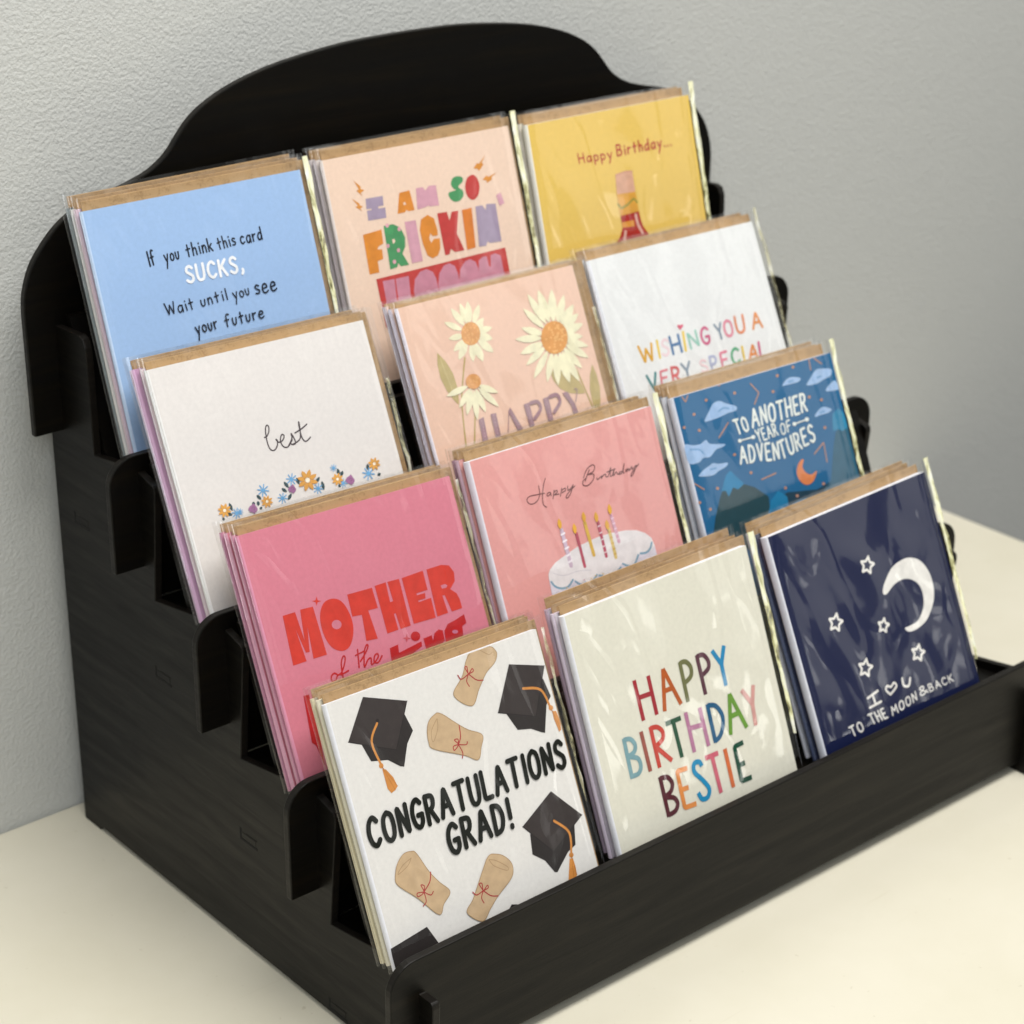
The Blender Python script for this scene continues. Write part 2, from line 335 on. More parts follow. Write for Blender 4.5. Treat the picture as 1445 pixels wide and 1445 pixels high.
class Art:
    """flat printed shapes on one card; every shape lies a hair above the one before"""
    def __init__(s): s.v, s.f, s.mi, s.mats, s.lift = [], [], [], [], 0.00012
    def slot(s, i):
        if i not in s.mats: s.mats.append(i)
        return s.mats.index(i)
    def clip(s, poly):
        for ax, lim, sg in ((0, 0.0015, 1), (0, 0.9985, -1), (1, 0.0015, 1), (1, 0.9985, -1)):
            out = []
            for i in range(len(poly)):
                a, b = poly[i-1], poly[i]
                da, db = (a[ax] - lim)*sg, (b[ax] - lim)*sg
                if (da < 0) != (db < 0):
                    t = da/(da - db); out.append(tuple(a[j] + (b[j]-a[j])*t for j in range(3)))
                if db >= 0: out.append(b)
            poly = out
            if len(poly) < 3: return []
        return poly
    def face(s, poly, m):
        poly = s.clip(poly)
        if len(poly) < 3: return
        o = len(s.v)
        for u, v, z in poly: s.v.append((u*U, -z, (1 - v)*U))
        n = len(poly); a2 = sum(poly[i-1][0]*poly[i][1] - poly[i][0]*poly[i-1][1] for i in range(n))
        f = list(range(o, o + n)); s.f.append(f if a2 < 0 else f[::-1]); s.mi.append(m)
    def poly(s, i, pts, smooth):
        m = s.slot(i); s.lift += 3e-6
        if smooth: pts = [tuple(p) for p in catmull(pts, 5, True)]
        tri = tessellate_polygon([[Vector((p[0], p[1], 0)) for p in pts]])
        for t in tri: s.face([(pts[q][0], pts[q][1], s.lift) for q in t], m)
    def stroke(s, i, pts, w, smooth, cap=1):
        m = s.slot(i); s.lift += 3e-6
        P = [Vector(p) for p in pts]; h = w/2
        if smooth and len(P) > 2: P = catmull(P, 7)
        elif len(P) > 2:
            Q = [P[0]]
            for a, b, d in zip(P, P[1:], P[2:]):
                r = min(w*0.45, (b-a).length*0.4, (d-b).length*0.4)
                p, q = b + (a-b).normalized()*r, b + (d-b).normalized()*r
                for t in (0, .25, .5, .75, 1): Q.append(p*(1-t)**2 + b*2*t*(1-t) + q*t*t)
            P = Q + [P[-1]]
        R = [P[0]]
        for p in P[1:]:
            if (p - R[-1]).length > w*0.02: R.append(p)
        P = R
        if len(P) < 2: P = [P[0], P[0] + Vector((0, w*0.05))]
        D = [(b-a).normalized() for a, b in zip(P, P[1:])]
        L, Rr = [], []
        for k, p in enumerate(P):
            d = D[0] if k == 0 else D[-1] if k == len(P)-1 else (D[k-1] + D[k])
            d = d.normalized() if d.length > 1e-6 else D[k-1]
            n = Vector((-d.y, d.x)); L.append(p + n*h); Rr.append(p - n*h)
        z = s.lift
        for k in range(len(P)-1):
            z = s.lift + k*2e-7
            s.face([(*L[k], z), (*Rr[k], z), (*Rr[k+1], z), (*L[k+1], z)], m)
        s.lift = z
        if cap:
            for p, d in ((P[0], -D[0]), (P[-1], D[-1])):
                n = Vector((-d.y, d.x)); pts = []
                for q in range(9):
                    a = math.pi*q/8; e = p + n*h*math.cos(a) + d*h*math.sin(a); pts.append((*e, z))
                s.face(pts, m)
    def text(s, i, txt, P0, P1, P2, w, cap=1, rnd=random.Random(3)):
        P0, P1, P2 = Vector(P0), Vector(P1), Vector(P2); x = 0; items = []
        gap = 0.17 + w*0.9
        for ch in txt:
            g = GLY[ch]; items.append((x, g[1])); x += g[0] + gap
        W = x - gap
        ex, ey = (P1 - P0)/max(W, .15), P2 - P0
        wid = w*ey.length
        if W < .15: ex = ey.length*0.9*(P1-P0).normalized()
        for x0, sts in items:
            jy = rnd.uniform(-.025, .025)
            for sm, pts in sts: s.stroke(i, [P0 + ex*(x0 + px) + ey*(py + jy) for px, py in pts], wid, sm, cap)
    def build(s, name, parent):
        if s.f: return add(name, s.v, s.f, [ink(i) for i in s.mats], parent, s.mi, scale=False)

INKS='#161d2b #f2f4f7 #a494ab #d98a35 #e8cdb9 #d29fae #4c9561 #c1423f #d9913f #d9a0ac #d87f35 #c8899c #b5342c #d9a98f #cb9580 #dda23c #ab2b26 #d9933c #8d8f3c #dcb0a3 #4a4044 #3d5156 #6ea8d6 #a06f98 #7f5478 #d9a052 #f3ead8 #b5a06a #b9a774 #c9bb8c #e9e4c4 #d89c61 #e8b478 #a1838c #bda3a8 #dba637 #e2c34a #e6cdd2 #3f6f9f #e6c547 #8fc4b4 #cd5f87 #7f8fa0 #dc8599 #d98052 #e0893b #2f7d80 #d98089 #cf5a5c #eac9ce #a9aecb #dd7f96 #4ea577 #c9517d #d4506f #cf3b2e #d07c8d #b92429 #c14a55 #c1768f #704747 #d9d3de #e6e1e2 #7fa3b8 #cfcad0 #c9b3c4 #b9596a #d9b255 #b8596c #dcc480 #d4a3b6 #ece4ea #e3c8cc #cfa653 #e5cad6 #e0aa44 #6b5a50 #d9b968 #9fb3cf #a8bf9b #c98fa5 #b5a1c4 #1c3d50 #2c5f78 #2f86ad #22454f #1e7fae #1d79a6 #9dbbe0 #6f9cc8 #d9814f #b98870 #e6ebe6 #2c2726 #393231 #1f1b1b #221d1d #cf8b45 #b57334 #c7ab88 #a98b66 #a83033 #12150f #a31f2d #b5571c #6f7048 #5a3340 #1486b8 #7fa5ad #9c564a #c74336 #1f5037 #b5799a #1b5a82 #66952e #d09891 #551a27 #e08d48 #168cbb #ca6072 #d0662a #0c4733 #ece9e4'.split()
ART={}
ART[(3, 0)]=[('lt',0,'If',[2377,2561,2644,2527,2357,1993],0.13),('lt',0,'you',[3088,2547,3725,2507,3082,2051],0.13),('lt',0,'think',[4089,2498,5263,2466,4089,1992],0.13),('lt',0,'this',[5536,2491,6340,2429,5515,2016],0.13),('lt',0,'card',[6591,2458,7583,2447,6585,1957],0.13),('lt',1,'SUCKS,',[3855,3506,6407,3533,3875,2882],0.19),('lt',0,'Wait',[2653,4565,3877,4554,2625,4097],0.12),('lt',0,'until',[4236,4539,5426,4485,4227,4101],0.13),('lt',0,'you',[5733,4546,6467,4490,5692,4107],0.12),('lt',0,'see',[6764,4548,7743,4546,6748,3939],0.11),('lt',0,'your',[3747,5561,4717,5514,3723,5067],0.13),('lt',0,'future',[5088,5534,6890,5520,5094,5051],0.13)]
ART[(3, 1)]=[('lp',2,0,[1837,1887,2718,1908,2673,2302,2390,2304,2386,2393,2735,2402,2693,2832,1756,2805,1782,2391,2040,2385,2034,2334,1775,2320]),('lp',3,0,[3580,1925,4135,1901,4204,2762,3879,2757,3785,2681,3675,2773,3302,2770]),('lp',4,0,[3699,2363,3786,2338,3824,2465,3681,2461]),('lp',5,0,[4481,1871,4844,1880,4943,2048,5160,1881,5548,1908,5518,2781,5016,2747,4965,2698,4797,2735,4346,2776]),('lp',6,1,[7022,1824,6788,1720,6499,1766,6347,1997,6439,2207,6549,2286,6148,2344,6156,2580,6359,2758,6648,2765,6883,2598,6905,2370,6707,2169,6981,1997]),('lp',7,1,[7579,1785,7763,1917,7849,2189,7809,2467,7656,2726,7443,2846,7284,2830,7109,2661,7055,2369,7120,2097,7285,1867]),('ip',8,0,[1415,1048,1716,1355,1683,1439,1856,1527,1642,1611,1717,1753,1456,1481,1607,1456]),('ip',8,0,[1148,1757,1501,2045,1474,2110,1639,2177,1467,2238,1570,2365,1251,2132,1401,2107]),('ip',8,0,[8474,1059,8190,1366,8293,1433,7968,1692,7928,1583,7707,1522,7935,1336,8044,1374]),('ip',8,0,[8926,1886,8563,2072,8614,2137,8293,2261,8281,2145,8073,2081,8316,1944,8419,2012]),('lp',3,0,[1349,3333,2329,3271,2279,3864,2014,3942,1926,4052,2162,4095,2128,4491,1828,4537,1801,5009,1299,5006]),('lp',6,0,[2470,3145,2974,3157,3296,3364,3443,3795,3361,4185,3148,4451,3378,4975,2945,4960,2840,4799,2758,4961,2378,4992]),('lp',4,0,[2763,3775,2888,3772,2906,3901,2764,3977]),('lp',9,0,[3312,3428,3283,3476,3231,3500,3175,3490,3138,3451,3133,3396,3163,3348,3215,3324,3270,3334,3308,3373]),('lp',9,0,[2581,4019,2552,4067,2499,4091,2445,4081,2408,4042,2403,3987,2432,3939,2484,3916,2539,3926,2576,3965]),('lp',9,0,[3073,4295,3044,4343,2991,4367,2936,4357,2899,4317,2894,4263,2924,4215,2976,4191,3031,4201,3068,4241]),('lp',9,0,[2750,4732,2721,4780,2669,4804,2614,4793,2577,4754,2572,4699,2602,4651,2654,4628,2709,4638,2746,4678]),('lp',9,0,[2740,3176,2711,3225,2659,3248,2604,3239,2567,3200,2562,3146,2591,3097,2643,3074,2698,3083,2735,3122]),('lp',5,0,[3562,3168,4153,3184,4122,4945,3544,4940]),('lp',3,0,[4810,3078,5113,3273,5179,3796,5145,4020,4874,4008,4783,3854,4669,4063,4726,4278,4908,4131,5220,4161,5145,4609,4957,4857,4653,4930,4408,4757,4288,4199,4266,3635,4431,3207]),('lp',7,0,[5328,3096,5854,3119,5908,3513,6101,3161,6467,3172,6162,4123,6401,4888,5901,4890,5699,4709,5572,4918,5338,4927]),('lp',10,0,[6660,3179,7203,3167,7022,4887,6547,4904]),('lp',2,0,[7423,3153,7795,3164,7937,3395,8028,3151,8531,3210,8482,4872,7826,4833,7717,4736,7609,4909,7218,4891]),('lp',5,0,[8640,2863,8913,2778,9031,3267,8744,3350]),('ip',7,0,[1575,5259,8611,5173,8619,7398,1596,7345]),('lp',11,0,[1878,5402,2493,5418,2317,7186,1849,7194]),('lp',11,0,[2552,5429,3238,5432,3068,7185,2415,7166]),('lp',11,0,[3356,6117,3521,5638,3882,5359,4224,5321,4518,5489,4630,5797,4645,6109,4680,7353,3418,7306]),('lp',11,0,[4669,6113,4836,5631,5159,5341,5465,5295,5723,5456,5809,5762,5825,6076,5864,7329,4735,7312]),('lp',11,0,[5807,6150,5975,5664,6299,5372,6606,5325,6864,5486,6950,5794,6967,6110,7009,7372,5877,7358]),('lp',11,0,[6934,6025,7046,5473,7305,5354,7515,5361,7556,5828,7638,5844,7739,5366,8007,5326,8274,5463,8296,6071,8329,6919,7111,6999])]
ART[(3, 2)]=[('lt',12,'Happy',[2738,2103,4734,2175,2715,1678],0.16),('lt',12,'Birthday...',[5056,2118,8431,2133,5068,1631],0.16),('ip',13,0,[4752,2919,5345,2859,5798,2941,5806,3879,4664,3824]),('is',14,3,63,[4777,2972,5339,2889,5798,2941]),('ip',15,0,[4664,3824,5806,3879,5828,4800,4682,4826]),('ip',16,0,[4682,4826,5840,4794,5885,5217,5977,5544,6263,5964,6355,7214,3794,7132,4181,6004,4500,5713,4702,5362]),('ip',17,0,[4683,5127,5454,5136,5459,5424,4694,5376]),('is',18,2,88,[4650,4275,4802,4493,5186,4402,5652,4171,5810,4371]),('is',19,3,152,[5610,4938,5669,5374,5869,5817]),('is',19,3,154,[4840,5579,4721,5907])]
ART[(2, 0)]=[('ls',20,3,52,[4190,3574,4311,3552,4449,3395,4499,3213,4439,3139,4346,3234,4282,3523,4265,3907,4341,4112,4489,4147,4643,4022,4714,3833,4668,3756,4731,3881,4880,3894,5011,3802,5059,3690,4979,3638,4874,3770,4848,3958,4936,4129,5121,4150,5367,3939]),('ls',20,3,52,[5121,4150,5371,3884,5395,3684,5478,3954,5475,4109,5324,4119,5253,4058]),('ls',20,3,52,[5324,4119,5588,4057,5761,3918,5855,3492,5864,3316,5830,3487,5821,3932,5918,4122,6052,4108,6203,4020]),('ls',20,3,52,[5568,3706,5922,3608,6193,3490]),('ip',21,0,[1940,5646,1904,5719,1892,5806,1916,5890,1953,5948,1987,5986,1993,5986,2015,5942,2035,5877,2034,5791,1997,5709]),('ip',21,0,[3185,5646,3175,5712,3192,5778,3239,5827,3292,5854,3335,5867,3340,5865,3346,5825,3343,5772,3315,5712,3256,5669]),('ip',21,0,[2964,5856,2915,5887,2888,5926,2898,5968,2926,5998,2954,6019,2960,6019,2990,6001,3020,5973,3033,5932,3010,5890]),('ip',21,0,[4505,5432,4492,5508,4508,5589,4557,5656,4611,5697,4657,5721,4662,5719,4670,5674,4669,5611,4642,5535,4580,5472]),('ip',21,0,[4335,5652,4336,5719,4365,5784,4422,5828,4480,5848,4525,5856,4530,5853,4530,5812,4517,5760,4478,5702,4411,5666]),('ip',21,0,[4479,6176,4561,6161,4637,6120,4686,6058,4705,6000,4710,5956,4706,5953,4656,5962,4593,5985,4527,6033,4488,6103]),('ip',21,0,[5103,5410,5064,5474,5052,5550,5077,5621,5115,5670,5151,5702,5157,5701,5180,5662,5200,5606,5199,5532,5162,5462]),('ip',21,0,[5882,5822,5965,5817,6046,5786,6102,5730,6128,5676,6139,5633,6135,5629,6084,5633,6019,5647,5947,5687,5900,5751]),('ip',21,0,[6179,5810,6129,5882,6103,5973,6114,6064,6144,6130,6174,6175,6180,6175,6210,6132,6241,6067,6254,5976,6229,5884]),('ip',21,0,[7034,5497,6981,5553,6953,5625,6962,5698,6990,5752,7019,5788,7025,5788,7057,5755,7090,5703,7105,5631,7082,5557]),('ip',21,0,[7241,5643,7168,5656,7109,5690,7081,5744,7079,5793,7086,5831,7091,5834,7134,5826,7187,5807,7235,5766,7252,5705]),('ip',21,0,[8432,5642,8376,5688,8343,5749,8349,5812,8375,5860,8404,5893,8410,5893,8444,5866,8479,5823,8498,5762,8478,5697]),('ip',21,0,[1711,5992,1728,6056,1771,6112,1835,6143,1894,6151,1939,6150,1942,6146,1932,6107,1907,6059,1857,6012,1785,5990]),('ip',21,0,[3149,6067,3202,6036,3233,5992,3228,5944,3204,5907,3178,5881,3172,5880,3141,5899,3107,5930,3089,5975,3107,6024]),('ip',21,0,[8758,6194,8805,6231,8856,6245,8898,6227,8924,6195,8938,6166,8937,6161,8909,6138,8869,6118,8822,6115,8783,6145]),('ip',21,0,[3192,6133,3163,6173,3158,6208,3184,6228,3220,6233,3253,6233,3258,6230,3276,6206,3289,6176,3284,6146,3246,6132]),('ip',21,0,[1465,6192,1489,6234,1518,6256,1549,6247,1572,6223,1587,6198,1587,6193,1573,6167,1552,6141,1521,6130,1490,6151]),('ip',21,0,[6864,6145,6852,6194,6861,6231,6896,6244,6935,6239,6968,6230,6972,6226,6980,6197,6981,6162,6963,6134,6919,6130]),('is',22,3,44,[4872,5427,5092,5503]),('is',22,3,44,[4872,5427,4964,5629]),('is',22,3,44,[4872,5427,4783,5637]),('is',22,3,44,[4872,5427,4654,5521]),('is',22,3,44,[4872,5427,4653,5351]),('is',22,3,44,[4872,5427,4781,5225]),('is',22,3,44,[4872,5427,4962,5217]),('is',22,3,44,[4872,5427,5091,5332]),('is',22,3,46,[3519,5541,3746,5621]),('is',22,3,46,[3519,5541,3614,5752]),('is',22,3,46,[3519,5541,3427,5760]),('is',22,3,46,[3519,5541,3294,5639]),('is',22,3,46,[3519,5541,3293,5462]),('is',22,3,46,[3519,5541,3425,5330]),('is',22,3,46,[3519,5541,3612,5322]),('is',22,3,46,[3519,5541,3745,5443]),('is',22,3,39,[4266,6040,4460,6109]),('is',22,3,39,[4266,6040,4347,6221]),('is',22,3,39,[4266,6040,4186,6227]),('is',22,3,39,[4266,6040,4072,6123]),('is',22,3,39,[4266,6040,4071,5971]),('is',22,3,39,[4266,6040,4184,5859]),('is',22,3,39,[4266,6040,4345,5853]),('is',22,3,39,[4266,6040,4460,5957]),('is',22,3,40,[5926,6057,6125,6127]),('is',22,3,40,[5926,6057,6009,6240]),('is',22,3,40,[5926,6057,5844,6246]),('is',22,3,40,[5926,6057,5728,6142]),('is',22,3,40,[5926,6057,5727,5988]),('is',22,3,40,[5926,6057,5842,5875]),('is',22,3,40,[5926,6057,6007,5868]),('is',22,3,40,[5926,6057,6124,5973]),('is',22,3,51,[8371,6027,8626,6115]),('is',22,3,51,[8371,6027,8478,6257]),('is',22,3,51,[8371,6027,8268,6264]),('is',22,3,51,[8371,6027,8118,6133]),('is',22,3,51,[8371,6027,8117,5940]),('is',22,3,51,[8371,6027,8264,5798]),('is',22,3,51,[8371,6027,8474,5790]),('is',22,3,51,[8371,6027,8624,5921]),('is',22,3,28,[6855,5437,6997,5486]),('is',22,3,28,[6855,5437,6914,5567]),('is',22,3,28,[6855,5437,6797,5572]),('is',22,3,28,[6855,5437,6713,5498]),('is',22,3,28,[6855,5437,6713,5389]),('is',22,3,28,[6855,5437,6795,5308]),('is',22,3,28,[6855,5437,6913,5303]),('is',22,3,28,[6855,5437,6997,5377]),('is',22,3,39,[2136,6115,2325,6183]),('is',22,3,39,[2136,6115,2215,6294]),('is',22,3,39,[2136,6115,2059,6299]),('is',22,3,39,[2136,6115,1948,6198]),('is',22,3,39,[2136,6115,1948,6048]),('is',22,3,39,[2136,6115,2058,5937]),('is',22,3,39,[2136,6115,2214,5931]),('is',22,3,39,[2136,6115,2325,6033]),('is',22,3,33,[7104,6119,7271,6177]),('is',22,3,33,[7104,6119,7174,6271]),('is',22,3,33,[7104,6119,7036,6276]),('is',22,3,33,[7104,6119,6938,6189]),('is',22,3,33,[7104,6119,6938,6061]),('is',22,3,33,[7104,6119,7034,5967]),('is',22,3,33,[7104,6119,7172,5962]),('is',22,3,33,[7104,6119,7270,6049]),('is',22,3,25,[2296,6101,2418,6145]),('is',22,3,25,[2296,6101,2347,6216]),('is',22,3,25,[2296,6101,2245,6220]),('is',22,3,25,[2296,6101,2174,6154]),('is',22,3,25,[2296,6101,2173,6057]),('is',22,3,25,[2296,6101,2245,5985]),('is',22,3,25,[2296,6101,2346,5982]),('is',22,3,25,[2296,6101,2418,6048]),('ip',23,0,[4957,5837,4920,5900,4786,5982,4707,5901,4654,5898,4590,5766,4681,5682,4739,5672,4862,5617,4907,5725]),('is',24,3,23,[4723,5780,4808,5738,4856,5813,4776,5840]),('ip',23,0,[3068,6168,3026,6239,2877,6330,2790,6239,2731,6235,2659,6086,2761,5992,2826,5980,2963,5919,3013,6041]),('is',24,3,23,[2807,6103,2902,6056,2956,6140,2867,6170]),('ip',23,0,[7662,6124,7618,6197,7460,6291,7367,6197,7303,6193,7227,6040,7334,5942,7404,5930,7549,5867,7603,5992]),('is',24,3,24,[7384,6057,7485,6008,7543,6095,7448,6126]),('ip',25,0,[5628,5664,5667,5746,5739,5811,5833,5838,5914,5836,5974,5825,5978,5819,5954,5769,5910,5710,5830,5658,5727,5645]),('ip',25,0,[5578,5700,5539,5784,5536,5876,5581,5957,5641,6008,5693,6039,5701,6037,5725,5987,5742,5916,5727,5828,5665,5752]),('ip',25,0,[5513,5696,5418,5734,5343,5801,5312,5886,5316,5959,5330,6013,5337,6016,5395,5993,5463,5951,5522,5878,5536,5785]),('ip',25,0,[5470,5653,5373,5622,5269,5623,5182,5664,5129,5717,5098,5763,5100,5770,5158,5789,5239,5801,5337,5785,5418,5729]),('ip',25,0,[5475,5596,5436,5515,5364,5449,5271,5422,5190,5425,5131,5436,5127,5442,5150,5492,5195,5550,5274,5602,5376,5615]),('ip',25,0,[5524,5560,5564,5476,5566,5384,5522,5304,5462,5253,5410,5222,5402,5224,5378,5274,5362,5345,5376,5433,5438,5508]),('ip',25,0,[5589,5564,5685,5526,5760,5459,5791,5373,5787,5300,5773,5246,5766,5243,5708,5266,5640,5308,5581,5382,5566,5475]),('ip',25,0,[5632,5607,5730,5638,5835,5637,5923,5596,5977,5542,6008,5496,6005,5489,5946,5471,5865,5459,5766,5474,5684,5531]),('ip',26,0,[5652,5654,5616,5706,5554,5728,5492,5713,5452,5666,5451,5606,5487,5555,5548,5532,5611,5547,5650,5594]),('ip',25,0,[6937,5929,6960,5977,7002,6015,7058,6031,7106,6030,7141,6023,7143,6020,7129,5991,7103,5956,7056,5926,6996,5918]),('ip',25,0,[6908,5950,6885,5999,6883,6053,6910,6100,6945,6130,6976,6148,6980,6147,6994,6118,7004,6077,6996,6025,6959,5981]),('ip',25,0,[6869,5948,6813,5970,6769,6009,6751,6059,6753,6101,6761,6133,6766,6135,6799,6121,6840,6097,6875,6054,6883,6000]),('ip',25,0,[6844,5922,6787,5904,6725,5905,6674,5929,6642,5960,6624,5987,6626,5991,6660,6002,6707,6009,6765,6000,6813,5967]),('ip',25,0,[6847,5889,6823,5842,6781,5803,6726,5787,6679,5789,6643,5795,6641,5799,6655,5828,6681,5862,6728,5892,6788,5900]),('ip',25,0,[6876,5868,6899,5819,6900,5765,6874,5718,6839,5689,6808,5671,6804,5672,6790,5701,6780,5742,6788,5794,6825,5838]),('ip',25,0,[6914,5871,6970,5848,7015,5809,7033,5759,7031,5717,7022,5685,7018,5683,6984,5697,6944,5721,6909,5764,6900,5819]),('ip',25,0,[6940,5896,6997,5914,7059,5914,7111,5890,7142,5858,7161,5831,7159,5828,7124,5817,7077,5810,7018,5819,6970,5851]),('ip',26,0,[6951,5924,6930,5953,6894,5966,6857,5957,6833,5930,6832,5895,6854,5865,6890,5852,6927,5861,6950,5888]),('ip',25,0,[8788,5736,8813,5787,8859,5828,8918,5844,8969,5843,9007,5836,9010,5832,8995,5802,8967,5765,8916,5733,8851,5725]),('ip',25,0,[8757,5759,8733,5811,8731,5868,8759,5918,8797,5949,8830,5968,8835,5967,8850,5936,8861,5893,8851,5838,8812,5791]),('ip',25,0,[8716,5756,8656,5780,8608,5821,8589,5874,8592,5919,8601,5952,8605,5954,8641,5940,8684,5914,8722,5869,8731,5811]),('ip',25,0,[8689,5729,8627,5710,8561,5711,8506,5737,8473,5769,8453,5798,8455,5802,8492,5814,8543,5821,8605,5811,8656,5777]),('ip',25,0,[8692,5695,8667,5644,8622,5604,8562,5587,8511,5588,8474,5595,8471,5599,8486,5630,8514,5666,8564,5698,8629,5706]),('ip',25,0,[8723,5672,8747,5620,8749,5563,8721,5514,8683,5482,8650,5463,8645,5464,8630,5495,8620,5539,8629,5593,8668,5640]),('ip',25,0,[8764,5675,8824,5651,8872,5610,8891,5557,8889,5511,8880,5478,8875,5476,8839,5491,8796,5517,8758,5562,8749,5620]),('ip',25,0,[8791,5701,8853,5721,8919,5720,8975,5694,9008,5661,9028,5633,9026,5629,8989,5617,8938,5610,8875,5619,8824,5654]),('ip',26,0,[8804,5731,8781,5762,8742,5776,8703,5767,8678,5738,8676,5700,8699,5669,8738,5655,8777,5664,8803,5693]),('ip',25,0,[1699,5906,1723,5959,1768,6001,1827,6018,1877,6017,1914,6010,1917,6006,1902,5974,1875,5936,1825,5903,1761,5894]),('ip',25,0,[1668,5930,1644,5983,1642,6042,1669,6094,1706,6127,1739,6146,1744,6145,1759,6113,1769,6068,1761,6012,1722,5963]),('ip',25,0,[1628,5927,1568,5951,1521,5994,1502,6049,1504,6095,1513,6130,1517,6132,1553,6117,1596,6090,1633,6043,1642,5984]),('ip',25,0,[1601,5899,1541,5879,1475,5880,1421,5906,1388,5940,1368,5970,1370,5974,1406,5986,1456,5994,1518,5984,1568,5948]),('ip',25,0,[1604,5863,1580,5810,1535,5769,1477,5751,1427,5753,1389,5760,1387,5764,1402,5795,1429,5833,1478,5866,1542,5875]),('ip',25,0,[1635,5839,1659,5786,1661,5727,1633,5675,1597,5643,1564,5623,1559,5624,1544,5656,1534,5701,1542,5758,1581,5807]),('ip',25,0,[1675,5842,1735,5818,1782,5775,1801,5720,1799,5674,1790,5639,1786,5637,1750,5652,1707,5679,1670,5726,1661,5785]),('ip',25,0,[1702,5870,1763,5890,1828,5890,1883,5863,1916,5829,1936,5799,1934,5795,1898,5783,1847,5775,1786,5785,1735,5821]),('ip',26,0,[1714,5900,1691,5933,1653,5947,1614,5937,1590,5908,1589,5869,1612,5836,1650,5822,1689,5832,1713,5862]),('ip',25,0,[3585,6019,3607,6066,3647,6103,3700,6119,3746,6118,3780,6111,3782,6108,3769,6079,3744,6046,3699,6016,3641,6008]),('ip',25,0,[3557,6040,3535,6087,3533,6140,3558,6186,3592,6215,3621,6233,3626,6232,3639,6203,3649,6163,3641,6113,3606,6069]),('ip',25,0,[3520,6037,3467,6059,3424,6097,3407,6146,3409,6187,3417,6218,3421,6220,3453,6207,3492,6183,3525,6141,3533,6088]),('ip',25,0,[3496,6012,3442,5994,3383,5995,3333,6018,3303,6049,3286,6075,3287,6079,3320,6089,3366,6096,3421,6088,3467,6056]),('ip',25,0,[3499,5980,3477,5933,3437,5896,3384,5880,3339,5881,3305,5888,3303,5891,3316,5920,3341,5953,3385,5983,3443,5991]),('ip',25,0,[3527,5959,3549,5912,3551,5859,3525,5813,3492,5784,3463,5766,3458,5767,3445,5796,3435,5836,3443,5886,3478,5930]),('ip',25,0,[3563,5962,3617,5940,3660,5902,3677,5853,3675,5811,3667,5781,3663,5779,3631,5792,3592,5816,3559,5858,3550,5911]),('ip',25,0,[3588,5986,3642,6004,3701,6004,3751,5980,3781,5950,3799,5923,3797,5920,3764,5909,3719,5902,3663,5911,3617,5943]),('ip',26,0,[3599,6013,3578,6043,3543,6055,3508,6046,3486,6020,3485,5985,3506,5956,3540,5943,3575,5952,3598,5979])]
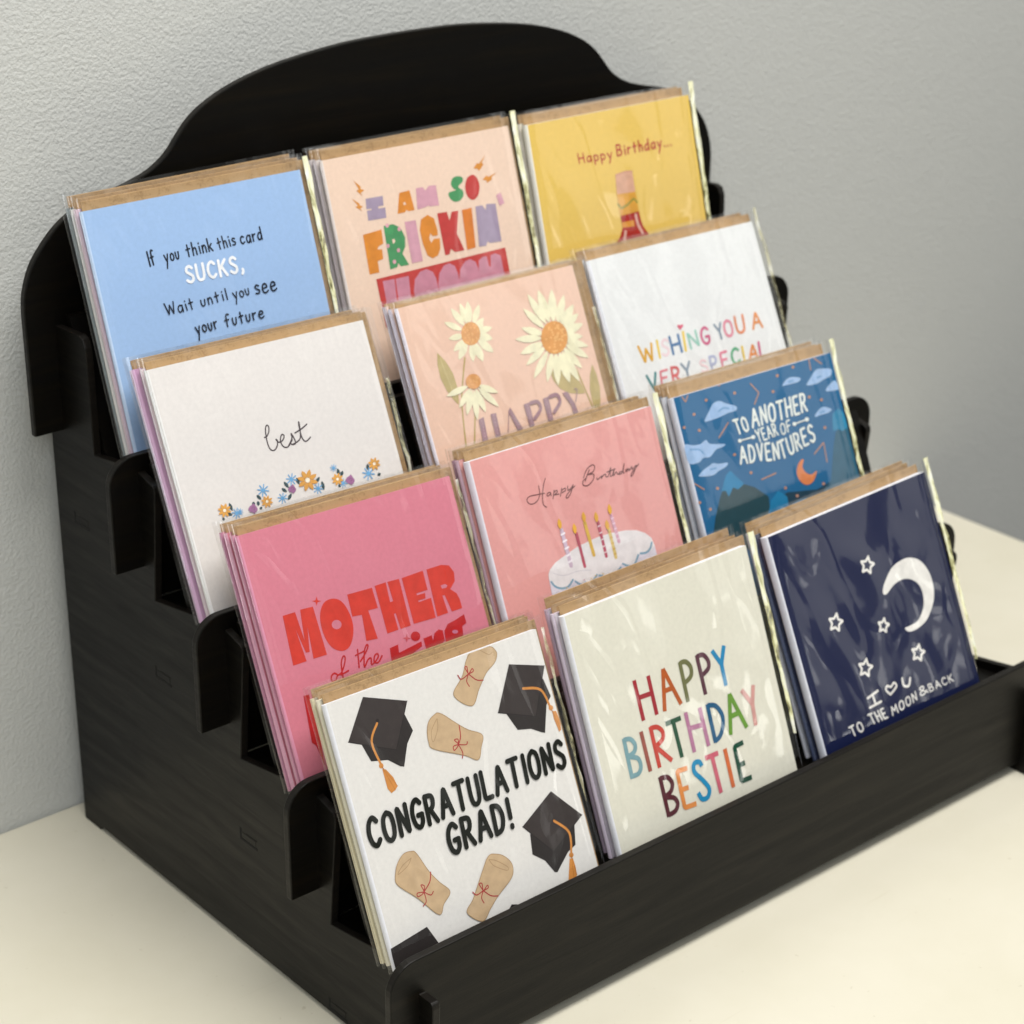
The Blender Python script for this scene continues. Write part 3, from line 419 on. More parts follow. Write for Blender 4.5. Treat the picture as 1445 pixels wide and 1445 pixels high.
ART[(2, 1)]=[('is',27,3,79,[2827,2670,2448,3466,2046,4473,1670,6249]),('is',27,3,79,[2583,5035,2095,6351]),('is',27,3,85,[8690,4433,8859,5273,9043,6293,9030,7212]),('ip',28,0,[1481,2155,1326,2636,1302,3221,1452,3791,1661,4194,1847,4460,1875,4457,1970,4168,2042,3739,2003,3157,1788,2592]),('is',29,3,30,[1551,2399,1663,3294,1839,4317]),('ip',28,0,[7180,4163,7238,4611,7505,5041,7976,5338,8433,5476,8794,5532,8826,5510,8792,5236,8659,4881,8313,4497,7768,4252]),('ip',28,0,[9651,4399,9369,4830,9160,5386,9100,5961,9141,6387,9208,6677,9231,6681,9402,6424,9599,6029,9755,5465,9761,4881]),('ip',30,0,[3257,1387,3274,1177,3213,942,3068,736,2916,604,2792,523,2779,527,2768,653,2786,830,2876,1054,3051,1251]),('ip',30,0,[3418,1353,3514,1157,3549,917,3496,683,3408,519,3326,411,3312,412,3254,529,3202,704,3198,941,3283,1172]),('ip',30,0,[3546,1355,3712,1182,3827,954,3846,714,3805,535,3753,413,3737,411,3637,515,3524,676,3444,907,3459,1151]),('ip',30,0,[3713,1430,3933,1322,4134,1154,4257,950,4301,783,4310,662,4298,656,4164,721,3996,832,3823,1014,3728,1230]),('ip',30,0,[3731,1607,3925,1608,4119,1557,4262,1450,4335,1343,4370,1256,4362,1248,4244,1247,4088,1267,3913,1339,3790,1464]),('ip',30,0,[3822,1750,3995,1845,4209,1891,4421,1862,4572,1798,4671,1735,4671,1723,4566,1665,4410,1609,4196,1590,3987,1646]),('ip',30,0,[3784,1891,3865,2054,4019,2184,4226,2238,4405,2233,4540,2209,4548,2196,4499,2097,4405,1979,4231,1877,4005,1851]),('ip',30,0,[3740,2056,3754,2260,3857,2468,4049,2627,4239,2713,4390,2758,4404,2751,4396,2627,4349,2461,4213,2271,3988,2130]),('ip',30,0,[3539,2135,3435,2327,3408,2556,3488,2772,3606,2920,3714,3016,3731,3014,3794,2899,3847,2730,3835,2505,3716,2294]),('ip',30,0,[3385,2103,3231,2247,3126,2439,3110,2644,3151,2798,3201,2905,3216,2907,3309,2820,3413,2686,3486,2489,3469,2279]),('ip',30,0,[3170,2033,2932,2096,2710,2222,2567,2397,2507,2551,2489,2667,2501,2675,2644,2638,2827,2563,3021,2420,3137,2226]),('ip',30,0,[3124,1917,2904,1909,2677,1960,2498,2071,2397,2186,2342,2278,2350,2288,2481,2293,2659,2277,2869,2205,3032,2071]),('ip',30,0,[3097,1749,2931,1654,2722,1602,2511,1619,2358,1671,2255,1723,2254,1734,2353,1792,2501,1851,2711,1878,2924,1837]),('ip',30,0,[3096,1535,2998,1361,2823,1196,2595,1084,2400,1034,2256,1015,2248,1023,2305,1127,2413,1262,2607,1408,2854,1502]),('ip',30,0,[3703,1676,3866,1722,4033,1718,4164,1649,4237,1562,4275,1487,4269,1477,4171,1448,4039,1432,3884,1459,3768,1552]),('ip',31,0,[3962,1861,3895,1991,3794,2101,3665,2184,3520,2231,3371,2241,3229,2211,3106,2145,3012,2048,2954,1927,2937,1793,2963,1656,3028,1527,3129,1417,3257,1334,3401,1286,3550,1275,3693,1304,3817,1370,3912,1467,3970,1588,3988,1723]),('ip',32,0,[3916,1672,3893,1695,3859,1694,3839,1671,3849,1642,3881,1630,3911,1643]),('ip',32,0,[3755,1444,3732,1467,3698,1467,3678,1444,3688,1415,3720,1402,3749,1415]),('ip',32,0,[3509,2001,3486,2024,3452,2023,3432,2000,3442,1972,3474,1959,3503,1972]),('ip',32,0,[3322,1458,3300,1481,3266,1481,3247,1458,3256,1429,3288,1416,3317,1429]),('ip',32,0,[3857,1507,3833,1530,3799,1530,3780,1507,3790,1478,3822,1465,3851,1478]),('ip',32,0,[3734,1994,3710,2017,3676,2017,3657,1994,3667,1965,3699,1952,3728,1965]),('ip',32,0,[3439,1475,3416,1498,3382,1498,3363,1475,3373,1446,3405,1433,3434,1446]),('ip',32,0,[3542,2051,3519,2074,3485,2074,3466,2050,3476,2022,3508,2009,3537,2022]),('ip',32,0,[3785,2055,3762,2078,3728,2077,3709,2054,3718,2025,3750,2013,3780,2026]),('ip',32,0,[3793,1579,3770,1602,3736,1602,3717,1579,3727,1550,3758,1537,3788,1550]),('ip',32,0,[3239,2116,3216,2139,3182,2139,3163,2116,3173,2087,3204,2074,3234,2087]),('ip',32,0,[3186,1519,3163,1542,3129,1542,3110,1519,3120,1490,3152,1478,3181,1490]),('ip',32,0,[3762,1560,3739,1583,3705,1583,3686,1560,3696,1531,3728,1518,3757,1531]),('ip',32,0,[3150,1872,3127,1895,3093,1895,3074,1872,3084,1843,3116,1830,3145,1843]),('ip',32,0,[3314,1803,3291,1826,3257,1826,3238,1803,3248,1774,3279,1762,3309,1775]),('ip',32,0,[3243,2091,3220,2114,3186,2114,3167,2091,3177,2062,3208,2049,3238,2062]),('ip',32,0,[3581,1809,3558,1832,3524,1832,3505,1808,3515,1780,3546,1767,3576,1780]),('ip',32,0,[3388,1576,3365,1599,3332,1598,3312,1575,3322,1547,3354,1534,3383,1547]),('ip',32,0,[3225,1644,3202,1667,3168,1667,3149,1644,3159,1615,3190,1603,3220,1616]),('ip',32,0,[3138,2063,3115,2086,3081,2086,3062,2062,3072,2034,3103,2021,3133,2034]),('ip',32,0,[3506,2037,3483,2060,3449,2060,3430,2037,3440,2008,3472,1996,3501,2009]),('ip',32,0,[3492,2104,3469,2127,3435,2126,3416,2103,3426,2074,3457,2062,3487,2075]),('ip',32,0,[3371,2002,3348,2025,3314,2025,3295,2002,3305,1973,3336,1960,3366,1973]),('ip',32,0,[3574,1529,3551,1552,3517,1552,3497,1529,3507,1500,3539,1487,3568,1500]),('ip',32,0,[3157,1545,3134,1568,3100,1567,3081,1544,3091,1516,3123,1503,3152,1516]),('ip',32,0,[3565,1845,3542,1868,3508,1868,3489,1845,3499,1816,3530,1803,3560,1816]),('ip',32,0,[3425,2137,3402,2160,3368,2160,3349,2137,3359,2108,3390,2096,3420,2108]),('ip',32,0,[3384,1599,3361,1622,3327,1622,3308,1599,3317,1570,3349,1557,3378,1570]),('ip',32,0,[3355,1900,3332,1923,3298,1923,3279,1900,3289,1871,3321,1859,3350,1872]),('ip',32,0,[3403,1770,3380,1793,3346,1793,3326,1770,3336,1741,3368,1728,3397,1741]),('ip',32,0,[3490,1366,3467,1389,3433,1389,3414,1366,3424,1337,3455,1324,3485,1337]),('ip',32,0,[3895,1739,3872,1762,3838,1762,3819,1739,3829,1710,3861,1697,3890,1710]),('ip',32,0,[3560,1763,3537,1786,3503,1786,3484,1763,3494,1734,3526,1722,3555,1735]),('ip',30,0,[7651,2211,7670,1886,7592,1503,7409,1145,7219,902,7065,747,7049,751,7037,945,7060,1226,7175,1599,7394,1948]),('ip',30,0,[7845,2195,7992,1885,8046,1504,7967,1130,7834,865,7710,692,7689,693,7600,879,7520,1155,7514,1532,7641,1903]),('ip',30,0,[8070,2231,8311,1970,8491,1625,8545,1262,8513,989,8458,803,8438,800,8293,957,8125,1200,7991,1551,7981,1920]),('ip',30,0,[8255,2341,8552,2160,8826,1893,8997,1586,9062,1342,9078,1169,9062,1163,8881,1273,8653,1454,8416,1735,8283,2055]),('ip',30,0,[8374,2493,8718,2424,9057,2268,9301,2039,9423,1834,9478,1679,9462,1667,9253,1710,8978,1801,8674,1984,8466,2237]),('ip',30,0,[8414,2621,8734,2622,9074,2547,9353,2391,9518,2234,9611,2107,9601,2095,9406,2094,9140,2125,8822,2230,8568,2413]),('ip',30,0,[8446,2765,8733,2854,9067,2874,9377,2798,9586,2689,9718,2590,9714,2575,9539,2520,9288,2477,8962,2493,8664,2603]),('ip',30,0,[8390,2924,8585,3069,8853,3173,9144,3196,9369,3167,9525,3125,9528,3112,9410,3024,9223,2924,8946,2849,8647,2856]),('ip',30,0,[8440,3068,8622,3266,8899,3447,9231,3559,9500,3600,9694,3608,9703,3597,9593,3477,9407,3324,9108,3168,8759,3082]),('ip',30,0,[8390,3212,8507,3464,8734,3723,9045,3922,9317,4032,9521,4090,9535,4080,9464,3926,9325,3720,9066,3482,8725,3306]),('ip',30,0,[8236,3323,8266,3594,8394,3900,8617,4172,8831,4349,9000,4459,9015,4453,8997,4289,8933,4057,8770,3762,8513,3503]),('ip',30,0,[8133,3472,8093,3794,8150,4177,8317,4541,8500,4793,8652,4956,8670,4953,8695,4758,8688,4475,8591,4097,8383,3741]),('ip',30,0,[7967,3455,7819,3748,7763,4109,7840,4466,7972,4720,8095,4889,8117,4889,8207,4713,8289,4451,8297,4090,8171,3734]),('ip',30,0,[7765,3446,7553,3706,7396,4047,7347,4403,7374,4670,7422,4852,7439,4855,7567,4700,7714,4460,7833,4113,7842,3749]),('ip',30,0,[7598,3370,7333,3574,7091,3859,6940,4175,6884,4421,6870,4593,6884,4598,7043,4477,7245,4282,7455,3986,7573,3657]),('ip',30,0,[7390,3282,7049,3419,6699,3639,6424,3909,6270,4132,6187,4294,6199,4302,6401,4222,6676,4081,7000,3843,7249,3553]),('ip',30,0,[7321,3091,6979,3115,6605,3213,6284,3378,6083,3536,5963,3659,5971,3670,6174,3656,6458,3609,6813,3488,7117,3297]),('ip',30,0,[7276,2928,6950,2845,6569,2832,6214,2912,5972,3022,5818,3120,5822,3135,6014,3186,6294,3225,6665,3205,7014,3092]),('ip',30,0,[7250,2731,6974,2572,6610,2453,6225,2416,5936,2436,5738,2471,5734,2484,5896,2579,6148,2689,6519,2779,6914,2788]),('ip',30,0,[7405,2610,7245,2411,6992,2230,6684,2119,6432,2080,6249,2072,6240,2083,6334,2202,6497,2353,6769,2509,7097,2595]),('ip',30,0,[7515,2375,7446,2104,7276,1806,7021,1549,6789,1389,6612,1293,6599,1300,6639,1461,6733,1687,6932,1969,7218,2212]),('ip',31,0,[8657,2996,8558,3185,8406,3345,8214,3465,7998,3533,7775,3545,7564,3501,7381,3403,7241,3260,7155,3084,7130,2888,7167,2689,7265,2502,7414,2342,7604,2222,7819,2152,8041,2138,8254,2181,8439,2277,8581,2420,8669,2598,8695,2795]),('ip',32,0,[8406,2895,8371,2928,8321,2928,8292,2894,8306,2852,8354,2833,8398,2852]),('ip',32,0,[7956,3005,7922,3038,7871,3037,7842,3003,7857,2962,7904,2943,7948,2962]),('ip',32,0,[8188,2991,8154,3024,8103,3023,8074,2989,8089,2948,8136,2929,8180,2948]),('ip',32,0,[7925,2620,7890,2654,7840,2653,7811,2619,7826,2577,7873,2559,7917,2578]),('ip',32,0,[8372,3054,8337,3087,8287,3086,8258,3052,8272,3010,8320,2992,8364,3011]),('ip',32,0,[7756,3459,7722,3493,7672,3492,7643,3458,7658,3416,7704,3398,7748,3417]),('ip',32,0,[8200,3231,8166,3265,8115,3264,8086,3230,8101,3188,8148,3170,8192,3189]),('ip',32,0,[8160,2482,8126,2515,8075,2515,8047,2481,8061,2439,8108,2421,8152,2440]),('ip',32,0,[8429,2913,8395,2946,8344,2946,8315,2912,8330,2870,8377,2852,8421,2871]),('ip',32,0,[7850,3246,7816,3279,7765,3278,7736,3244,7751,3203,7798,3184,7842,3204]),('ip',32,0,[8348,3030,8313,3063,8263,3063,8234,3029,8248,2987,8296,2968,8340,2987]),('ip',32,0,[7770,3426,7735,3459,7685,3458,7656,3424,7671,3383,7718,3365,7762,3384]),('ip',32,0,[8321,2525,8286,2558,8236,2558,8207,2524,8222,2482,8269,2464,8313,2483]),('ip',32,0,[8268,2981,8233,3014,8183,3014,8154,2980,8169,2938,8216,2920,8260,2939]),('ip',32,0,[7882,3132,7847,3166,7797,3165,7768,3131,7783,3089,7830,3071,7874,3090]),('ip',32,0,[7839,3429,7804,3463,7754,3462,7725,3428,7740,3386,7787,3368,7831,3387]),('ip',32,0,[8020,2979,7986,3013,7935,3012,7907,2978,7921,2936,7968,2918,8012,2937]),('ip',32,0,[8479,2744,8445,2778,8394,2777,8365,2743,8380,2701,8427,2683,8471,2702]),('ip',32,0,[8389,2915,8355,2949,8304,2948,8275,2914,8290,2872,8337,2854,8381,2873]),('ip',32,0,[8497,2654,8462,2688,8411,2688,8382,2654,8397,2612,8444,2593,8489,2612]),('ip',32,0,[8285,2375,8250,2409,8200,2409,8171,2375,8185,2333,8233,2314,8277,2333]),('ip',32,0,[7762,2819,7728,2852,7678,2852,7649,2818,7664,2776,7710,2758,7754,2777]),('ip',32,0,[7921,3434,7886,3467,7836,3467,7807,3433,7822,3391,7869,3373,7913,3392]),('ip',32,0,[8596,2613,8562,2646,8511,2646,8482,2612,8496,2570,8544,2551,8588,2570]),('ip',32,0,[7543,3216,7509,3250,7458,3249,7430,3215,7445,3173,7491,3155,7535,3174]),('ip',32,0,[8287,2422,8252,2456,8202,2456,8173,2422,8187,2380,8235,2361,8279,2380]),('ip',32,0,[8294,2486,8260,2520,8209,2520,8180,2486,8195,2444,8242,2425,8287,2444]),('ip',32,0,[7803,2376,7768,2410,7718,2409,7689,2376,7704,2334,7751,2316,7795,2334]),('ip',32,0,[7690,3416,7656,3450,7605,3449,7577,3415,7591,3373,7638,3355,7682,3374]),('ip',32,0,[8152,2843,8118,2877,8067,2876,8038,2842,8053,2801,8100,2782,8144,2801]),('ip',32,0,[8638,2875,8603,2908,8552,2908,8523,2874,8538,2832,8585,2813,8630,2833]),('ip',32,0,[7935,2728,7901,2761,7850,2761,7821,2727,7836,2685,7883,2667,7927,2686]),('ip',32,0,[8198,2763,8164,2797,8113,2796,8084,2762,8099,2720,8146,2702,8190,2721]),('ip',32,0,[8526,2863,8491,2896,8440,2896,8411,2862,8426,2820,8474,2802,8518,2821]),('ip',32,0,[8181,2997,8147,3030,8096,3030,8067,2996,8082,2954,8129,2936,8173,2955]),('ip',32,0,[7757,2444,7723,2477,7673,2477,7644,2443,7659,2401,7705,2383,7749,2402]),('ip',32,0,[8154,2266,8119,2299,8069,2299,8040,2265,8054,2223,8102,2205,8146,2224]),('ip',32,0,[7960,2889,7925,2922,7875,2922,7846,2888,7861,2846,7908,2828,7952,2847]),('ip',32,0,[8042,2834,8008,2868,7957,2867,7928,2833,7943,2791,7990,2773,8034,2792]),('ip',32,0,[8174,2741,8140,2774,8089,2774,8060,2740,8075,2698,8122,2680,8166,2699]),('ip',32,0,[8352,2397,8318,2430,8267,2430,8238,2396,8253,2354,8300,2336,8344,2354]),('ip',32,0,[8425,2612,8390,2645,8339,2645,8310,2611,8325,2569,8372,2550,8417,2569]),('ip',32,0,[8243,2708,8209,2742,8158,2741,8129,2707,8144,2666,8191,2647,8235,2666]),('ip',32,0,[7892,2510,7858,2543,7808,2543,7779,2509,7794,2467,7841,2449,7885,2468]),('ip',32,0,[8532,2608,8497,2642,8446,2641,8417,2607,8432,2565,8479,2547,8524,2566]),('ip',32,0,[7470,2836,7436,2869,7386,2868,7357,2835,7372,2793,7418,2775,7462,2794]),('ip',32,0,[8077,2897,8043,2930,7992,2929,7964,2896,7978,2854,8025,2835,8069,2854]),('ip',30,0,[2610,3822,2332,3768,2002,3766,1691,3831,1476,3916,1338,3991,1341,4002,1506,4035,1747,4058,2069,4037,2377,3947]),('ip',30,0,[2701,3932,2444,4000,2184,4134,1988,4317,1882,4476,1829,4596,1839,4604,1992,4564,2198,4484,2435,4332,2610,4131]),('ip',30,0,[2754,3999,2524,4152,2314,4375,2183,4628,2134,4829,2122,4972,2135,4977,2273,4886,2449,4737,2631,4503,2734,4237]),('ip',30,0,[2840,4055,2677,4286,2558,4586,2527,4897,2554,5129,2596,5287,2610,5289,2709,5151,2822,4938,2910,4634,2909,4317]),('ip',30,0,[2937,4017,2861,4240,2851,4512,2930,4775,3037,4960,3132,5081,3146,5080,3193,4945,3227,4747,3205,4478,3094,4218]),('ip',30,0,[3072,4004,3137,4253,3291,4530,3522,4771,3731,4925,3892,5019,3904,5013,3865,4862,3776,4650,3594,4385,3336,4158]),('ip',30,0,[3101,3901,3224,4082,3427,4255,3684,4373,3898,4425,4056,4446,4064,4437,3990,4327,3858,4184,3635,4032,3360,3935]),('ip',31,0,[3317,3795,3257,3895,3156,3972,3026,4017,2884,4025,2746,3994,2629,3929,2548,3837,2511,3730,2523,3620,2582,3520,2683,3443,2812,3398,2954,3390,3092,3420,3209,3485,3292,3576,3329,3684]),('ip',32,0,[3001,3720,2982,3738,2952,3737,2934,3718,2942,3696,2969,3687,2995,3698]),('ip',32,0,[3121,3797,3102,3814,3072,3813,3054,3794,3062,3772,3089,3763,3116,3774]),('ip',32,0,[2789,3621,2769,3638,2740,3637,2722,3618,2730,3596,2757,3587,2783,3598]),('ip',32,0,[3084,3753,3064,3770,3035,3769,3017,3750,3024,3728,3052,3719,3078,3730]),('ip',32,0,[2661,3791,2642,3809,2612,3807,2594,3789,2602,3766,2629,3758,2655,3769]),('ip',32,0,[3173,3589,3153,3606,3123,3605,3106,3586,3113,3564,3141,3555,3167,3566]),('ip',32,0,[2990,3673,2970,3690,2941,3689,2923,3670,2931,3648,2958,3639,2984,3650]),('ip',32,0,[3122,3673,3103,3690,3073,3689,3055,3670,3063,3648,3090,3639,3116,3650]),('ip',32,0,[2820,3680,2800,3697,2771,3696,2753,3677,2761,3655,2788,3646,2814,3657]),('ip',32,0,[3241,3608,3222,3626,3192,3624,3174,3606,3182,3583,3209,3574,3236,3586]),('ip',32,0,[2742,3719,2723,3736,2693,3735,2675,3716,2683,3694,2710,3685,2736,3696]),('ip',32,0,[3145,3762,3125,3779,3095,3778,3078,3759,3085,3737,3113,3728,3139,3739]),('ip',32,0,[2871,3846,2851,3863,2822,3862,2804,3843,2812,3821,2839,3812,2865,3823]),('ip',32,0,[3149,3576,3130,3594,3100,3592,3082,3574,3090,3551,3117,3543,3144,3554]),('ip',32,0,[3185,3638,3166,3655,3136,3654,3118,3635,3126,3613,3153,3604,3179,3615]),('ip',32,0,[2808,3823,2788,3840,2759,3839,2741,3820,2748,3798,2776,3789,2802,3800]),('lp',33,0,[2669,5303,2959,5249,2853,6534,2571,6521]),('lp',33,0,[3366,5216,3659,5244,3589,6600,3317,6590]),('lp',33,0,[4336,5327,4481,5182,4881,6209,4592,6236]),('ls',33,3,37,[4363,5334,4049,6153]),('lp',33,0,[5258,5231,5574,5218,5553,6237,5274,6228]),('ls',33,3,164,[5656,5259,6046,5297,6105,5621,5657,5940]),('lp',33,0,[6376,5230,6697,5218,6656,6240,6365,6229]),('ls',33,3,167,[6790,5233,7195,5245,7269,5574,6805,5922]),('lp',33,0,[7533,5235,7828,5244,8078,5843,8139,6258,7868,6241,7845,5847]),('ls',33,3,45,[8141,5771,8390,5284,8259,5220]),('lp',34,0,[2830,5396,2804,5418,2771,5411,2764,5380,2790,5358,2823,5365]),('lp',34,0,[3542,5312,3516,5334,3483,5327,3475,5296,3501,5273,3535,5281]),('lp',34,0,[4522,5381,4495,5404,4462,5396,4454,5366,4480,5343,4514,5350]),('lp',34,0,[5459,5315,5432,5339,5398,5331,5390,5300,5416,5277,5451,5284]),('lp',34,0,[6569,5302,6542,5326,6507,5318,6500,5287,6527,5263,6561,5271]),('lp',34,0,[2823,5528,2798,5551,2764,5543,2757,5513,2783,5490,2816,5498]),('lp',34,0,[3535,5468,3509,5491,3476,5483,3468,5453,3494,5430,3528,5438]),('lp',34,0,[4555,5483,4529,5506,4495,5498,4488,5467,4514,5445,4548,5452]),('lp',34,0,[5459,5436,5432,5459,5398,5451,5390,5420,5417,5397,5451,5405]),('lp',34,0,[6570,5424,6543,5447,6508,5439,6500,5408,6527,5385,6562,5392]),('lp',34,0,[2816,5661,2791,5683,2758,5675,2750,5645,2776,5622,2809,5630]),('lp',34,0,[3529,5625,3503,5648,3469,5640,3462,5610,3488,5587,3521,5595]),('lp',34,0,[4589,5585,4563,5608,4529,5600,4521,5569,4548,5546,4582,5554]),('lp',34,0,[5459,5556,5433,5579,5398,5572,5391,5541,5417,5518,5452,5525]),('lp',34,0,[6570,5545,6543,5568,6509,5560,6501,5529,6528,5506,6563,5514]),('lp',34,0,[2810,5793,2784,5816,2751,5808,2743,5777,2769,5755,2802,5763]),('lp',34,0,[3522,5782,3496,5805,3462,5797,3455,5767,3481,5744,3514,5752]),('lp',34,0,[4623,5687,4597,5710,4563,5702,4555,5671,4581,5648,4615,5656]),('lp',34,0,[5460,5677,5433,5700,5399,5692,5391,5661,5418,5638,5452,5646]),('lp',34,0,[6571,5666,6544,5690,6509,5682,6501,5651,6528,5627,6563,5635]),('lp',34,0,[2803,5926,2777,5948,2744,5940,2737,5910,2762,5887,2795,5895]),('lp',34,0,[3515,5939,3489,5962,3456,5954,3448,5924,3474,5901,3508,5909]),('lp',34,0,[4657,5789,4630,5812,4596,5804,4589,5773,4615,5750,4649,5758]),('lp',34,0,[5460,5797,5434,5820,5399,5813,5392,5782,5418,5758,5452,5766]),('lp',34,0,[6572,5788,6545,5811,6510,5803,6502,5772,6529,5749,6564,5757]),('lp',34,0,[2796,6058,2770,6081,2737,6073,2730,6042,2756,6020,2789,6028]),('lp',34,0,[3508,6096,3482,6119,3449,6111,3441,6080,3467,6058,3501,6066]),('lp',34,0,[4691,5891,4664,5914,4630,5906,4623,5875,4649,5852,4683,5860]),('lp',34,0,[5461,5918,5434,5941,5400,5933,5392,5902,5419,5879,5453,5887]),('lp',34,0,[6572,5909,6545,5933,6510,5925,6502,5893,6529,5870,6564,5878]),('lp',34,0,[2789,6191,2764,6213,2730,6205,2723,6175,2749,6152,2782,6160]),('lp',34,0,[3502,6253,3476,6276,3442,6268,3435,6237,3461,6215,3494,6223]),('lp',34,0,[4724,5993,4698,6016,4664,6008,4656,5978,4683,5955,4717,5963]),('lp',34,0,[5461,6039,5434,6062,5400,6054,5392,6023,5419,6000,5453,6008]),('lp',34,0,[6573,6031,6546,6054,6511,6046,6503,6015,6530,5992,6565,6000])]
ART[(2, 2)]=[('lt',35,'W',[1454,4970,2218,4991,1471,4220],0.17),('lt',36,'I',[2444,4962,2564,4967,2521,4210],0.17),('lt',37,'S',[2691,4953,3058,4954,2838,4251],0.17),('lt',38,'H',[3319,4947,3832,4948,3347,4176],0.17),('lt',39,'I',[3995,4973,4146,4973,4114,4154],0.17),('lt',40,'N',[4410,4930,4905,4904,4413,4243],0.17),('lt',41,'G',[5145,4913,5597,4919,5201,4171],0.17),('lt',42,'Y',[6132,4878,6515,4874,6085,4185],0.17),('lt',43,'O',[6599,4876,7068,4895,6647,4152],0.17),('lt',44,'U',[7328,4869,7811,4879,7403,4105],0.17),('lt',45,'A',[8331,4837,8905,4854,8405,4112],0.17),('lt',46,'V',[1452,6307,1977,6285,1491,5587],0.17),('lt',47,'E',[2200,6189,2618,6194,2311,5550],0.17),('lt',48,'R',[2886,6265,3330,6302,2973,5539],0.17),('lt',42,'Y',[3560,6195,4041,6197,3591,5491],0.17),('lt',49,'S',[4686,6140,5043,6155,4659,5593],0.17),('lt',50,'P',[5272,6216,5619,6229,5302,5547],0.17),('lt',51,'E',[5925,6201,6316,6196,5983,5508],0.17),('lt',52,'C',[6556,6179,7009,6187,6660,5494],0.17),('lt',39,'I',[7233,6220,7355,6220,7301,5498],0.17),('lt',45,'A',[7602,6193,8148,6220,7741,5511],0.17),('lt',53,'L',[8308,6239,8646,6248,8409,5519],0.17),('ip',54,0,[4062,4011,3944,3802,4034,3742,4119,3812,4250,3771,4311,3852])]
ART[(1, 0)]=[('lp',55,0,[1022,3310,1577,3313,1656,4442,1814,3286,2385,3318,2436,5207,1825,5194,1933,3959,1741,4903,1578,4889,1405,3919,1511,5200,905,5197]),('ip',55,0,[2657,2994,2657,3144,2801,3215,2638,3215,2551,3330,2549,3188,2407,3110,2571,3117]),('lp',55,1,[3259,3247,3596,3391,3804,3744,3897,4256,3814,4721,3553,5135,3255,5267,2960,5194,2711,4979,2551,4585,2517,4093,2617,3638,2891,3309]),('lp',56,0,[3397,4297,3361,4358,3298,4400,3218,4417,3133,4408,3056,4373,3000,4317,2972,4250,2976,4182,3012,4122,3075,4079,3155,4062,3240,4071,3316,4106,3373,4161,3402,4228]),('lp',55,0,[3984,3278,5138,3312,5160,4121,4711,4098,4801,5240,4278,5186,4385,4183,3949,4135]),('lp',55,0,[5279,3279,5808,3270,5773,4056,5920,4051,5892,3276,6441,3298,6412,5165,5924,5169,5886,4526,5799,4530,5813,5165,5282,5172]),('lp',55,0,[6572,3305,7610,3271,7596,4045,7057,4041,7045,4121,7447,4128,7400,4337,7044,4331,7043,4397,7656,4383,7635,5179,6567,5142]),('lp',55,0,[7792,3274,8528,3274,8870,3385,9025,3694,8953,4040,8642,4294,8890,4528,8960,4799,8964,5148,8450,5155,8317,4448,8203,4440,8258,5154,7722,5164]),('lp',56,0,[8245,4038,8483,4045,8558,4132,8469,4192,8268,4178]),('ls',57,3,62,[2630,6031,2525,5963,2375,6038,2350,6218,2502,6236,2644,6089,2858,6016,3096,5707,3168,5501,3088,5473,2950,5666,2875,6021,2847,6390]),('ls',57,3,62,[2797,6106,3169,6041]),('ls',57,3,63,[3793,5392,3715,5776,3658,6058]),('ls',57,3,57,[3636,5580,4073,5525]),('ls',57,3,63,[3788,5851,4116,5592,4283,5394,4230,5336,4065,5550,3887,6107,4118,5891,4274,5870,4227,6097,4366,6071,4597,5919,4607,5785,4463,5826,4374,6046,4549,6107,4780,5917]),('lp',57,0,[5212,5738,5619,5704,5512,6344,5080,6659]),('lp',57,0,[5549,6025,6697,5880,6670,6066,6297,6182,5496,6395]),('lp',57,0,[6708,5678,6676,5736,6621,5779,6551,5802,6474,5804,6399,5783,6336,5742,6291,5686,6271,5623,6278,5559,6310,5502,6365,5459,6435,5435,6512,5433,6587,5454,6650,5495,6695,5550,6715,5614]),('ip',58,0,[6126,5428,6127,5564,6261,5631,6110,5629,6029,5731,6026,5602,5894,5529,6047,5538]),('lp',57,0,[6822,5804,7235,5781,7227,6223,6820,6330]),('lp',57,0,[7202,6049,7385,5739,7617,5653,7793,5741,7762,6150,7256,6342]),('lp',57,0,[7860,5787,8088,5571,8485,5512,8970,5403,8972,5758,8739,5834,8680,6183,7756,6483]),('lp',59,0,[8481,5987,8441,6022,8363,6029,8277,6005,8216,5960,8203,5910,8244,5875,8322,5869,8408,5892,8469,5938]),('lp',57,0,[987,6392,1238,6411,1192,8186,1091,9118,961,8307,817,8152])]
